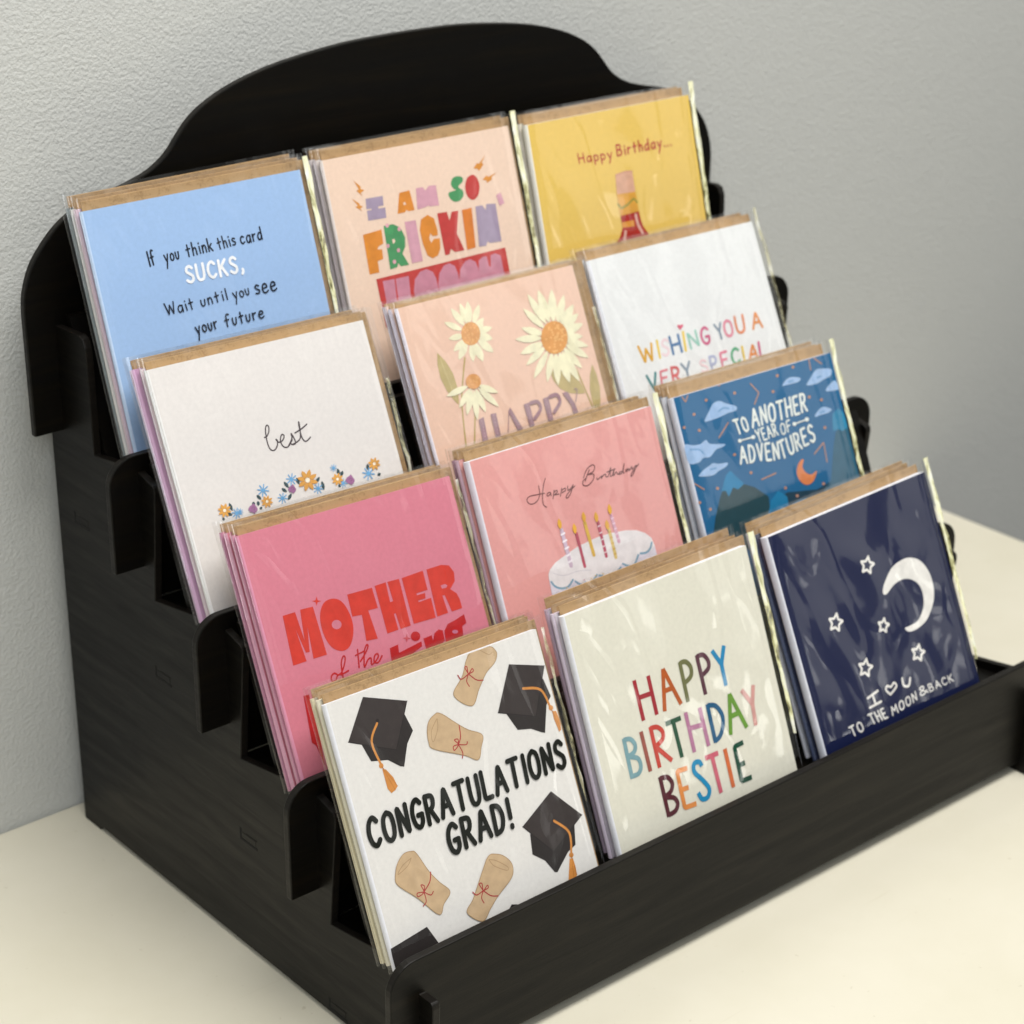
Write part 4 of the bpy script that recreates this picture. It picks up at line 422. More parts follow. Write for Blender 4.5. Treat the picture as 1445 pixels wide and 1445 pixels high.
ART[(1, 1)]=[('ls',60,3,39,[3161,1764,3129,2071,2965,2300,2706,2391,2484,2325,2421,2160,2590,2060,2974,2086,3379,2126]),('ls',60,3,40,[3591,1556,3403,1825,3229,2233,3181,2537,3306,2696]),('ls',60,3,40,[3651,2150,3503,2176,3484,2275,3635,2237,3681,2167,3671,2310]),('ls',60,3,40,[3891,2130,3806,2290,3734,2444]),('ls',60,3,40,[3840,2217,4021,2163,4017,2253,3847,2309,4089,2339]),('ls',60,3,40,[4295,2151,4213,2303,4133,2446]),('ls',60,3,40,[4243,2242,4462,2184,4440,2292,4254,2322]),('ls',60,3,40,[4622,2143,4589,2307,4797,2246,4918,2163,4681,2468,4485,2600,4408,2544,4639,2375,4993,2227]),('ls',60,3,41,[5930,1775,5722,1998,5584,2170]),('ls',60,3,41,[5535,2020,5791,1740,6130,1617,6250,1716,6117,1890,5796,1953,6094,1999,6016,2210,5715,2364,5467,2333,5442,2166,5695,2047]),('ls',60,3,41,[6221,2192,6240,2266,6431,2199,6508,2186,6442,2280,6568,2187,6718,2155,6714,2265,6850,2257,7065,1964,6952,2283,7075,2281,7238,2053,7122,2325,7306,2209,7358,2315,7456,2316]),('ls',60,3,41,[6816,2096,7292,2076]),('ls',60,3,42,[7586,2255,7458,2270,7458,2349,7622,2297,7834,1977,7668,2308,7728,2351]),('ls',60,3,42,[7952,2230,7817,2266,7858,2332,8021,2247,8019,2331,8198,2197,8198,2314,8456,2205,8219,2483,8057,2583,8116,2457,8613,2183]),('ip',61,0,[2553,5447,8421,5678,8433,6436,8392,7559,2671,7163,2505,6386]),('ip',62,0,[2551,5491,2581,5318,2715,5152,3068,4954,3579,4822,4405,4636,5512,4544,6293,4568,7060,4666,7633,4809,8059,5040,8343,5328,8421,5678,8167,5845,7866,5847,7469,5819,7122,6130,6792,6100,6479,5920,5957,6217,5532,6214,5073,6039,4683,6229,4323,6229,3778,5882,3430,6049,3030,6013,2781,5874,2608,5644]),('is',63,3,89,[2629,5650,2777,5887,3077,6049,3425,6066,3735,5870]),('is',63,3,90,[3840,5968,4048,6155,4370,6269,4685,6220,5018,6023]),('is',63,3,93,[5138,6080,5521,6248,5946,6251,6341,6068]),('is',63,3,93,[6498,5958,6781,6134,7097,6151,7422,5829]),('is',63,3,95,[7557,5796,7866,5847,8137,5743,8293,5526]),('is',64,3,30,[2830,5343,3343,5577,4102,5606,4774,5748]),('is',65,3,190,[3772,3790,3816,5289]),('is',66,3,151,[4479,4116,4501,5511]),('is',67,3,171,[5038,3797,5106,5185]),('is',68,3,153,[5721,3977,5735,5413]),('is',69,3,165,[6200,4381,6215,5591]),('is',70,3,163,[6498,3881,6569,5014]),('is',71,3,80,[3687,3961,3884,3932]),('is',72,3,61,[5670,4134,5795,4121]),('is',73,3,51,[6148,4516,6274,4503]),('is',74,3,51,[6452,4008,6578,3994]),('is',71,3,80,[3696,4260,3893,4231]),('is',72,3,61,[5673,4421,5798,4408]),('is',73,3,52,[6152,4757,6277,4745]),('is',74,3,52,[6466,4234,6592,4221]),('is',71,3,80,[3705,4560,3902,4531]),('is',72,3,62,[5675,4708,5800,4695]),('is',73,3,52,[6155,4999,6280,4987]),('is',74,3,52,[6480,4460,6606,4448]),('is',71,3,81,[3713,4860,3911,4832]),('is',72,3,62,[5678,4995,5803,4983]),('is',73,3,52,[6158,5241,6284,5229]),('is',74,3,52,[6494,4687,6621,4674]),('is',71,3,81,[3721,5130,3919,5102]),('is',72,3,62,[5681,5254,5806,5242]),('is',73,3,52,[6160,5459,6286,5447]),('is',74,3,52,[6507,4891,6633,4879]),('ip',75,0,[3718,3734,3797,3655,3844,3549,3838,3436,3804,3351,3767,3292,3759,3291,3711,3338,3661,3412,3633,3521,3658,3636]),('is',76,3,20,[3724,3718,3730,3810]),('ip',75,0,[4417,4126,4496,4047,4543,3940,4537,3827,4503,3741,4465,3681,4457,3680,4409,3728,4358,3802,4330,3911,4355,4027]),('is',76,3,20,[4422,4109,4428,4203]),('ip',75,0,[5027,3794,5107,3714,5155,3607,5149,3493,5114,3406,5076,3347,5067,3346,5019,3394,4968,3468,4940,3578,4965,3695]),('is',76,3,20,[5032,3777,5039,3870]),('ip',75,0,[5671,3964,5751,3883,5799,3776,5793,3661,5758,3575,5720,3515,5711,3514,5662,3562,5611,3637,5582,3747,5608,3864]),('is',76,3,20,[5676,3947,5683,4041]),('ip',75,0,[6132,4423,6213,4343,6261,4235,6255,4120,6219,4033,6181,3973,6172,3972,6123,4020,6071,4095,6043,4205,6069,4323]),('is',76,3,21,[6137,4406,6144,4501]),('ip',75,0,[6462,3839,6543,3758,6592,3650,6585,3535,6550,3448,6511,3388,6502,3387,6453,3435,6401,3511,6372,3621,6399,3739]),('is',76,3,21,[6467,3822,6474,3916]),('ip',77,0,[4934,6372,4905,6388,4861,6375,4846,6347,4875,6331,4919,6344]),('ip',77,0,[4729,6099,4700,6115,4656,6102,4641,6074,4670,6058,4714,6071]),('ip',78,0,[4380,6395,4351,6410,4308,6398,4292,6370,4321,6354,4365,6367]),('ip',77,0,[5596,6449,5567,6465,5522,6452,5507,6424,5536,6408,5581,6421]),('ip',79,0,[2623,6255,2595,6271,2552,6258,2537,6231,2565,6215,2608,6227]),('ip',79,0,[3159,6413,3131,6429,3088,6416,3073,6389,3101,6373,3145,6385]),('ip',77,0,[5381,6077,5352,6093,5308,6081,5292,6052,5321,6037,5366,6049]),('ip',77,0,[4937,6157,4908,6172,4864,6160,4849,6132,4878,6116,4922,6128]),('ip',80,0,[6848,6632,6818,6648,6773,6636,6757,6607,6787,6591,6832,6604]),('ip',78,0,[6395,6399,6365,6415,6320,6402,6305,6374,6334,6358,6380,6370]),('ip',79,0,[5608,6452,5579,6468,5534,6455,5519,6427,5548,6411,5593,6424]),('ip',81,0,[4260,6400,4231,6415,4187,6403,4172,6375,4201,6359,4245,6372]),('ip',77,0,[6059,6287,6030,6303,5985,6290,5970,6262,5999,6246,6044,6258]),('ip',78,0,[3988,6294,3959,6309,3916,6297,3901,6269,3929,6253,3973,6266]),('ip',77,0,[3379,6110,3351,6126,3308,6114,3293,6086,3321,6070,3365,6082]),('ip',78,0,[6386,6403,6356,6419,6311,6407,6296,6378,6325,6362,6370,6375]),('ip',79,0,[7688,6502,7658,6518,7612,6506,7596,6477,7626,6461,7672,6474]),('ip',80,0,[7043,6524,7013,6540,6967,6527,6951,6498,6981,6482,7027,6495]),('ip',77,0,[2985,6367,2957,6382,2914,6370,2899,6342,2928,6327,2971,6339]),('ip',77,0,[4463,6188,4434,6204,4390,6192,4375,6164,4404,6148,4447,6160]),('ip',80,0,[4343,6044,4314,6060,4270,6047,4255,6019,4284,6003,4328,6016]),('ip',80,0,[5515,6378,5486,6394,5441,6382,5426,6353,5455,6338,5500,6350]),('ip',80,0,[7065,6587,7035,6603,6989,6591,6974,6562,7004,6546,7049,6559]),('ip',81,0,[3457,6313,3429,6328,3386,6316,3371,6288,3399,6272,3443,6285]),('ip',80,0,[6255,6552,6226,6568,6181,6555,6165,6527,6195,6511,6240,6523]),('ip',80,0,[6814,6619,6785,6635,6739,6622,6724,6594,6753,6578,6799,6591]),('ip',77,0,[3549,6264,3520,6280,3477,6268,3462,6240,3490,6224,3534,6236]),('ip',78,0,[6034,6456,6005,6472,5960,6459,5945,6430,5974,6415,6019,6427]),('ip',79,0,[7370,6587,7340,6603,7294,6590,7279,6561,7309,6545,7354,6558]),('ip',77,0,[3921,6252,3892,6267,3848,6255,3833,6227,3862,6211,3906,6223]),('ip',78,0,[4367,6130,4339,6146,4295,6134,4280,6106,4308,6090,4352,6102]),('ip',81,0,[5620,6288,5591,6304,5546,6291,5531,6263,5560,6247,5605,6259]),('ip',81,0,[7668,6511,7638,6528,7592,6515,7576,6486,7606,6470,7652,6483]),('ip',81,0,[8075,6552,8045,6568,7999,6555,7983,6526,8013,6510,8059,6523]),('ip',77,0,[4977,6038,4948,6054,4904,6041,4888,6013,4917,5997,4962,6010]),('ip',79,0,[7651,6535,7621,6551,7575,6538,7559,6509,7589,6493,7635,6506]),('ip',81,0,[6080,6254,6050,6270,6005,6258,5990,6229,6019,6213,6064,6226]),('ip',80,0,[6156,6170,6126,6186,6081,6174,6066,6145,6095,6129,6140,6142]),('ip',78,0,[5115,6449,5086,6465,5041,6452,5026,6424,5055,6408,5099,6421]),('ip',80,0,[6025,6226,5996,6242,5951,6229,5935,6201,5965,6185,6010,6198]),('ip',81,0,[6854,6407,6824,6423,6779,6410,6763,6382,6793,6366,6838,6378]),('ip',77,0,[7580,6668,7550,6684,7504,6671,7489,6642,7519,6626,7564,6639]),('ip',77,0,[7853,6396,7823,6412,7777,6399,7761,6370,7791,6354,7837,6367]),('ip',79,0,[7975,6463,7944,6479,7898,6466,7882,6437,7912,6421,7959,6434]),('ip',79,0,[6426,6375,6396,6391,6351,6378,6335,6350,6365,6334,6410,6346]),('ip',77,0,[4058,6261,4030,6277,3986,6264,3971,6236,4000,6221,4043,6233])]
ART[(1, 2)]=[('ip',82,0,[-246,6477,3565,6623,10164,6207,9396,5621,8359,5573,7165,5750,5325,5435,4426,5670,3249,5961,1319,5925]),('ip',83,0,[6872,6339,8183,5531,8797,4146,9140,3559,9712,3287,10207,3531,10211,6354,7437,6610]),('ip',84,0,[9002,3461,9219,2711,9659,2541,9926,2800,10009,3487,9606,3597,9388,3448]),('ip',85,0,[190,6716,815,5480,1387,4668,2166,3899,2462,4066,2863,4450,3513,4768,4172,5349,4036,6158,3431,7559]),('ip',86,0,[1526,4460,2003,3860,2310,3729,2625,4105,2929,4466,2498,4619,2242,4461,1867,4798,1788,4510]),('ip',87,0,[3905,6093,4272,5535,4826,5235,5264,5616,5240,6014,4640,6114]),('ip',87,0,[4957,6258,5407,6010,5936,5944,6394,5958,6570,6264,5679,6568]),('ip',88,1,[1536,1337,1914,976,2265,703,2664,682,2998,862,3533,1107,3474,1286,2941,1297,2484,1356,1868,1379]),('ip',88,1,[92,2084,567,2193,985,2225,1359,2133,1546,2353,2354,2539,2234,2638,1790,2664,1370,2884,951,2850,653,2970,89,2869]),('ip',88,1,[454,3523,786,3349,1164,3248,1443,3187,1756,3292,2257,3359,2121,3505,1658,3587,1278,3688,699,3613]),('ip',88,1,[6557,818,6907,598,7240,569,7749,709,7654,853,7233,863,6686,845]),('ip',88,1,[8057,1123,8350,868,8827,571,9290,600,9812,742,9673,1012,9220,1083,8716,1176]),('ip',88,1,[9174,1638,9392,1418,9822,1276,9969,1407,9981,1710]),('ip',88,1,[8093,2596,8298,2409,8723,2270,9221,2479,8992,2595,8519,2590]),('is',89,3,80,[2481,1101,2769,1023,3092,1107]),('is',89,3,78,[351,2332,827,2442,1018,2644]),('is',89,3,79,[1195,3414,1536,3431]),('is',89,3,84,[6995,747,7274,741]),('is',89,3,85,[8800,929,9041,913]),('is',89,3,85,[8463,2479,8748,2475]),('ip',90,1,[6649,4244,6352,4437,6169,4787,6287,5176,6627,5409,7073,5332,7417,4951,7036,5026,6722,4853,6606,4562,6776,4306]),('ip',91,0,[2936,19,2901,57,2840,68,2782,48,2754,5,2769,-40,2820,-66,2883,-61,2928,-27]),('ip',91,0,[3726,552,3691,590,3630,601,3571,580,3543,537,3558,492,3609,466,3673,471,3719,505]),('ip',91,0,[1994,499,1959,536,1899,547,1842,526,1814,484,1829,439,1879,414,1942,419,1987,452]),('ip',91,0,[1116,940,1082,977,1023,988,966,967,939,925,953,881,1003,855,1065,861,1110,894]),('ip',91,0,[380,1363,346,1400,287,1410,231,1389,204,1347,219,1303,268,1278,329,1283,373,1317]),('ip',91,0,[1193,1671,1159,1708,1099,1719,1043,1698,1015,1655,1030,1611,1080,1586,1141,1591,1186,1625]),('ip',91,0,[6010,976,5974,1014,5911,1025,5851,1004,5821,960,5837,914,5889,888,5955,893,6003,928]),('ip',91,0,[7566,178,7529,217,7465,228,7403,207,7373,163,7389,117,7443,90,7509,96,7558,130]),('ip',91,0,[8131,1679,8094,1718,8029,1729,7967,1707,7937,1662,7953,1616,8007,1590,8074,1596,8124,1631]),('ip',91,0,[8836,1964,8799,2002,8733,2013,8671,1991,8640,1946,8656,1900,8711,1873,8779,1879,8828,1915]),('ip',91,0,[2867,3136,2832,3174,2772,3183,2714,3162,2685,3118,2700,3074,2751,3048,2814,3055,2860,3089]),('ip',91,0,[3561,4115,3526,4153,3465,4162,3406,4140,3378,4096,3393,4051,3444,4026,3508,4033,3554,4068]),('ip',91,0,[1428,4308,1393,4345,1334,4355,1277,4332,1249,4289,1264,4245,1314,4220,1376,4227,1421,4262]),('ip',91,0,[236,4652,202,4688,143,4697,87,4675,60,4632,74,4588,124,4564,185,4571,229,4605]),('ip',91,0,[740,5080,705,5116,646,5126,590,5103,562,5060,577,5016,626,4992,688,4999,733,5034]),('ip',91,0,[5378,5251,5342,5289,5279,5298,5219,5275,5190,5230,5205,5185,5257,5160,5323,5167,5370,5203]),('ip',91,0,[5963,5754,5926,5791,5863,5800,5803,5777,5773,5732,5789,5686,5842,5662,5907,5669,5955,5705]),('ip',91,0,[8648,3216,8610,3254,8545,3264,8483,3242,8452,3197,8468,3150,8522,3124,8590,3131,8640,3167]),('ip',91,0,[7735,5623,7698,5661,7633,5670,7572,5647,7541,5601,7557,5555,7611,5530,7678,5538,7727,5574]),('ip',91,0,[6495,348,6458,387,6395,398,6334,377,6305,333,6320,287,6373,261,6439,266,6487,301]),('is',91,2,60,[4683,325,5055,824,4643,1252]),('is',91,2,59,[2854,1693,2118,2198]),('is',91,2,58,[588,57,719,305,925,66]),('is',91,2,62,[8554,-14,8519,507]),('is',91,2,62,[8906,58,9275,365]),('is',91,2,57,[126,3792,564,4150]),('is',91,2,59,[3996,4529,4923,4458]),('is',91,2,61,[7509,4181,8243,3820,8181,4701]),('lt',92,'TO',[3232,2278,3961,2275,3154,1664],0.18),('lt',92,'ANOTHER',[4217,2203,7684,2228,4316,1426],0.16),('lt',92,'YEAR',[4338,2915,5597,2858,4282,2386],0.16),('lt',92,'OF',[5821,2928,6451,2854,5833,2454],0.16),('lt',92,'ADVEN',[2997,3571,5312,3899,3116,2841],0.16),('lt',92,'TURES',[5481,3938,7750,3609,5456,3197],0.16),('ls',92,3,59,[3256,2604,4077,2623]),('lp',92,0,[3372,2630,3333,2674,3266,2691,3194,2675,3147,2632,3141,2578,3180,2534,3247,2516,3318,2533,3366,2576]),('lp',92,0,[4202,2652,4161,2699,4087,2718,4010,2700,3959,2653,3953,2595,3994,2548,4067,2529,4144,2547,4196,2593]),('ls',92,3,61,[6715,2619,7533,2590]),('lp',92,0,[6836,2646,6796,2691,6725,2708,6651,2692,6601,2647,6595,2592,6635,2547,6706,2529,6780,2546,6830,2590]),('lp',92,0,[7663,2619,7620,2668,7544,2687,7463,2669,7410,2621,7403,2561,7446,2513,7522,2494,7603,2512,7657,2560])]
ART[(0, 0)]=[('ip',93,0,[1078,1765,3186,1256,3373,1990,2987,2374,2598,3125,2440,3060,1999,2675,1295,2500]),('ip',94,0,[1663,186,3454,880,2461,2442,572,1551]),('is',95,2,28,[572,1551,2461,2442,3454,880]),('ip',96,0,[2072,1199,2047,1231,2003,1241,1958,1227,1929,1194,1927,1154,1952,1122,1995,1112,2040,1126,2070,1159]),('is',97,3,91,[1952,1275,1530,1843,1668,2755]),('ip',97,0,[1752,2816,1725,2857,1680,2879,1629,2876,1586,2848,1562,2804,1564,2754,1591,2713,1636,2691,1687,2694,1731,2722,1754,2766]),('ip',97,0,[1663,2920,1808,2968,2026,3341,2110,3704,1972,3806,1777,3862,1666,3657]),('is',98,3,21,[1658,2785,2110,3704]),('is',98,3,21,[1658,2785,1972,3806]),('ip',93,0,[7626,2666,9728,1900,9873,2652,9569,2914,9165,3905,9009,3835,8566,3555,7950,3410]),('ip',94,0,[8335,924,9943,1447,8942,3179,7264,2519]),('is',95,2,30,[7264,2519,8942,3179,9943,1447]),('ip',96,0,[8765,1999,8737,2031,8689,2042,8639,2027,8606,1992,8603,1950,8631,1917,8679,1906,8729,1921,8762,1956]),('is',97,3,98,[8688,1989,9482,2286,9717,3065]),('ip',97,0,[9844,3119,9813,3162,9763,3186,9705,3182,9656,3153,9629,3105,9631,3053,9661,3009,9712,2986,9770,2989,9819,3019,9846,3066]),('ip',97,0,[9756,3219,9937,3275,10007,3688,9940,4022,9832,4073,9741,3534]),('is',98,3,23,[9737,3086,9940,4022]),('is',98,3,23,[9737,3086,9832,4073]),('ip',93,0,[7269,7319,9411,7633,9210,8418,8783,8552,8053,9109,7933,9066,7630,8499,7132,8077]),('ip',94,0,[8720,6100,9872,7433,8136,8325,7017,6937]),('is',95,2,30,[7017,6937,8136,8325,9872,7433]),('ip',96,0,[8577,7226,8549,7258,8501,7267,8451,7250,8419,7213,8416,7171,8443,7139,8492,7130,8541,7147,8574,7184]),('is',97,3,99,[8508,7217,9059,7867,8908,8667]),('ip',97,0,[8996,8755,8966,8798,8916,8819,8858,8813,8810,8782,8783,8734,8785,8681,8815,8638,8865,8617,8923,8623,8971,8654,8998,8703]),('ip',97,0,[8766,8817,8929,8874,8942,9213,8911,9522,8703,9732,8436,9636]),('is',98,3,23,[8890,8718,8911,9522]),('is',98,3,23,[8890,8718,8703,9732]),('ip',93,0,[38,9137,1756,8947,2454,10603,1088,10750,-58,10302]),('ip',93,0,[5448,9634,5620,9510,5969,9638,6375,10396,5390,10203]),('ip',99,1,[6729,1,7628,20,7894,271,7871,473,7667,692,7197,935,6696,1408,6188,1910,5515,1291,6100,746,6457,232]),('is',100,3,30,[6729,1,7628,20,7894,271,7871,473,7667,692,7197,935,6696,1408,6188,1910,5515,1291,6100,746,6457,232,6729,1]),('is',100,3,26,[7192,32,7534,305,7724,257]),('is',101,3,44,[6403,733,6686,1046,6980,1147]),('is',101,3,41,[6403,733,6320,467,6416,461,6403,733,6621,591,6645,702,6403,733]),('is',101,3,41,[6403,733,6243,961,6298,1184]),('is',101,3,41,[6403,733,6031,829,5923,638]),('ip',99,1,[4572,1685,4817,1830,5260,2276,5717,2693,6299,3084,6108,3507,5832,3902,5267,3547,4046,2916,3901,2598,3981,2147,4189,1839]),('is',100,3,29,[4572,1685,4817,1830,5260,2276,5717,2693,6299,3084,6108,3507,5832,3902,5267,3547,4046,2916,3901,2598,3981,2147,4189,1839,4572,1685]),('is',100,3,25,[4501,1902,4134,2264,4089,2657,4418,2285,4524,1909]),('is',101,3,44,[5392,2440,5327,2846,5144,3096]),('is',101,3,40,[5144,3096,4910,3090,4901,3245,5144,3096,5019,2885,5182,2902,5144,3096]),('is',101,3,40,[5144,3096,5481,3204,5562,3113]),('is',101,3,40,[5144,3096,5236,3434,5155,3628]),('ip',99,1,[1007,6755,1205,6390,1575,6119,1936,6131,2131,6281,2449,7070,2769,7605,3109,8089,2710,8420,2392,8710,1705,7848,1018,7094]),('is',100,3,28,[1007,6755,1205,6390,1575,6119,1936,6131,2131,6281,2449,7070,2769,7605,3109,8089,2710,8420,2392,8710,1705,7848,1018,7094,1007,6755]),('is',100,3,25,[1863,6355,1412,6498,1134,6734,1630,6575,1863,6355]),('is',101,3,43,[2512,7126,2367,7447,2011,7710]),('is',101,3,39,[2011,7710,1727,7654,1724,7788,2011,7710,1961,7435,2098,7518,2011,7710]),('is',101,3,39,[2011,7710,2256,7914,2406,7833]),('is',101,3,39,[2011,7710,2004,8059,1825,8182]),('ip',99,1,[5021,7540,5229,7427,5432,7464,5800,7657,6072,8017,6062,8361,5827,8625,5116,8992,4652,9306,4162,9627,3595,9087,3994,8720,4403,8250]),('is',100,3,29,[5021,7540,5229,7427,5432,7464,5800,7657,6072,8017,6062,8361,5827,8625,5116,8992,4652,9306,4162,9627,3595,9087,3994,8720,4403,8250,5021,7540]),('is',100,3,26,[5136,7581,5295,7880,5785,8227,5865,8117,5433,7721,5136,7581]),('is',101,3,44,[4535,8573,4799,8862,5116,8992]),('is',101,3,40,[4535,8573,4431,8294,4555,8305,4535,8573,4764,8449,4771,8555,4535,8573]),('is',101,3,40,[4535,8573,4196,8622,4064,8457]),('is',101,3,40,[4535,8573,4378,8791,4423,9015]),('lt',102,'CONGRATULATIONS',[374,5450,9683,5389,439,4435],0.19),('lt',102,'GRAD!',[3594,6810,6545,6775,3661,5762],0.19)]
ART[(0, 1)]=[('ls',103,0,192,[2674,3431,2674,5098]),('ls',103,0,194,[3413,3480,3396,5097]),('ls',103,0,194,[2720,4162,3450,4200]),('ls',104,0,196,[3821,5103,4227,3459]),('ls',104,0,195,[4227,3459,4729,5104]),('ls',104,0,196,[4047,4329,4458,4339]),('ls',105,0,197,[5102,5131,5146,3469]),('ls',105,1,200,[5126,3532,5428,3543,5635,3813,5586,4144,5346,4297,5102,4344]),('ls',106,0,200,[6082,5150,6091,3484]),('ls',106,1,198,[6071,3548,6417,3578,6613,3896,6544,4166,6267,4308,6037,4350]),('ls',107,0,202,[6928,3560,7260,4251]),('ls',107,0,203,[7609,3561,7260,4251,7237,5153]),('ls',108,0,192,[1448,7080,1498,5433]),('ls',108,1,191,[1479,5494,1807,5568,1975,5854,1862,6099,1504,6190]),('ls',108,1,191,[1504,6190,1948,6414,2006,6777,1806,6992,1454,6991]),('ls',109,0,194,[2412,5464,2416,7123]),('ls',110,0,195,[2910,7144,2924,5440]),('ls',110,1,194,[2905,5502,3251,5564,3468,5828,3380,6113,2895,6301]),('ls',110,0,196,[2953,6281,3604,7085]),('ls',111,0,196,[3713,5596,4538,5618]),('ls',111,0,197,[4114,5617,4140,7141]),('ls',112,0,197,[4838,5488,4821,7165]),('ls',112,0,201,[5610,5545,5618,7181]),('ls',112,0,198,[4913,6180,5658,6260]),('ls',113,0,201,[6011,7171,6037,5543]),('ls',113,1,199,[6034,5601,6439,5748,6675,6197,6592,6639,6326,6987,5999,7109]),('ls',114,0,203,[6884,7139,7309,5529]),('ls',114,0,202,[7309,5529,7818,7147]),('ls',114,0,205,[7105,6431,7526,6427]),('ls',115,0,205,[7988,5589,8394,6334]),('ls',115,0,205,[8666,5595,8394,6334,8314,7228]),('ls',116,0,196,[2787,9157,2809,7493]),('ls',116,1,196,[2789,7555,3170,7634,3338,7943,3173,8230,2788,8332]),('ls',116,1,195,[2793,8363,3236,8513,3375,8795,3184,9044,2794,9085]),('ls',117,0,198,[4267,7638,3713,7586,3679,9110,4308,9155]),('ls',117,0,196,[3699,8363,4108,8394]),('ls',118,1,201,[5031,7822,4928,7610,4661,7603,4584,7925,4915,8394,5129,8822,4961,9113,4659,9090,4525,8779]),('ls',119,0,200,[5282,7589,6013,7612]),('ls',119,0,201,[5656,7633,5689,9201]),('ls',120,0,203,[6402,7572,6391,9219]),('ls',121,0,204,[7438,7650,6924,7666,6893,9134,7467,9162]),('ls',121,0,203,[6848,8467,7283,8473])]
ART[(0, 2)]=[('ip',122,1,[5671,4312,5712,4103,5944,3841,6543,3392,7271,3251,7825,3324,8378,3669,8708,4355,8699,5106,8397,5694,7815,6187,7155,6376,6674,6364,6468,6267,6402,6109,6672,6112,7282,6043,7782,5628,7966,5142,7910,4645,7567,4262,7057,4071,6464,4110,6005,4313,5811,4371]),('is',122,2,115,[5370,2489,5365,2752,5609,2895,5332,2970,5260,3224,5095,3007,4808,3021,4981,2813,4876,2568,5148,2655,5370,2489]),('is',122,2,111,[2726,4216,2720,4485,2964,4634,2686,4708,2612,4967,2447,4744,2159,4755,2333,4543,2228,4292,2501,4384,2726,4216]),('is',122,2,114,[5341,5307,5337,5524,5538,5645,5310,5704,5250,5913,5114,5731,4878,5739,5020,5569,4934,5365,5158,5441,5341,5307]),('is',122,2,117,[6954,7052,6949,7311,7190,7458,6917,7524,6846,7773,6682,7555,6398,7561,6569,7360,6465,7117,6734,7209,6954,7052]),('is',122,2,113,[3706,6599,3700,6871,3949,7025,3666,7096,3592,7357,3424,7128,3131,7135,3308,6924,3201,6668,3478,6765,3706,6599]),('ls',122,3,113,[3192,8216,3858,8118]),('ls',122,3,114,[3507,8174,3543,8631]),('ls',122,3,113,[3163,8642,3887,8619]),('ls',122,3,107,[4530,8525,4345,8257,4475,8114,4672,8224,4903,8116,4991,8316,4530,8525]),('ls',122,3,116,[5454,8106,5430,8423,5715,8538,5905,8264]),('lt',122,'TO',[1774,9441,2497,9419,1699,9021],0.2),('lt',122,'THE',[3050,9340,4014,9387,2935,8892],0.2),('lt',122,'MOON',[4345,9419,5970,9296,4358,9043],0.2),('lt',122,'&',[6226,9210,6726,9182,6201,8845],0.2),('lt',122,'BACK',[6877,9223,8407,9267,6838,8892],0.2)]

def draw_art(key, card):
    lt, il = Art(), Art(); il.lift = 0.00010; n = 0
    pr = lambda a: [(a[j]/1e4, a[j+1]/1e4) for j in range(0, len(a), 2)]
    for e in ART[key]:
        A = il if e[0][0] == 'i' else lt; A.lift = max(il.lift, lt.lift)
        if e[0][1] == 'p': A.poly(e[1], pr(e[3]), e[2])
        elif e[0][1] == 's': A.stroke(e[1], pr(e[4]), e[3]/1e4, e[2] & 1, e[2] >> 1)
        else: q = pr(e[3]); A.text(e[1], e[2], q[0], q[1], q[2], e[4])
    il.build('illustration', card); lt.build('lettering', card)

# ------------------------------------------------------------------ sleeved card packs
CT = 0.021                          # a folded card with its insert
def pose(o, th, ps, ph):
    cs, sn = math.cos(ps), math.sin(ps)
    u = Vector((cs, sn, 0)); v = Vector((-sn*math.sin(th), cs*math.sin(th), math.cos(th)))
    u, v = u*math.cos(ph) + v*math.sin(ph), v*math.cos(ph) - u*math.sin(ph)
    n = u.cross(v); org = Vector(o) - v
    return Matrix(((u.x, -n.x, v.x, org.x*U), (u.y, -n.y, v.y, org.y*U), (u.z, -n.z, v.z, org.z*U), (0, 0, 0, 1)))
def card_mesh(face, edge, parent, CT):
    """folded square card: front leaf, inner sheets and back leaf meeting in a rounded fold on the left"""
    V, F, MI = [], [], []
    prof = [(1.0, 0.0), (0.010, 0.0)]
    for q in range(1, 6):
        a = math.pi*q/6; prof.append((0.010 - 0.010*math.sin(a), CT/2 - CT/2*math.cos(a)))
    prof += [(0.010, CT), (1.0, CT), (1.0, CT*0.72), (0.985, CT*0.70), (0.985, CT*0.62), (1.0, CT*0.60), (1.0, CT*0.36), (0.985, CT*0.34), (0.985, CT*0.28), (1.0, CT*0.26)]
    n = len(prof)
    for z in (0, 1): V += [(x, y, z) for x, y in prof]
    for i in range(n):
        j = (i+1) % n; F.append((i, i+n, j+n, j) if True else ()); MI.append(0 if i == 0 else 1)
    F.append(tuple(range(n))); MI.append(1); F.append(tuple(range(2*n-1, n-1, -1))); MI.append(1)
    F = [f[::-1] for f in F]
    return add('card', V, F, [paper(face), paper(edge)], parent, MI)
def envelope_mesh(top, right, parent, seed, CT):
    V, F = boxm(0.02, 1 + right, CT + 0.001, CT + 0.005, 0.0, 1 + top)
    o = bevel(add('envelope', V, F, KRAFT, parent), 0.002, 1); return o
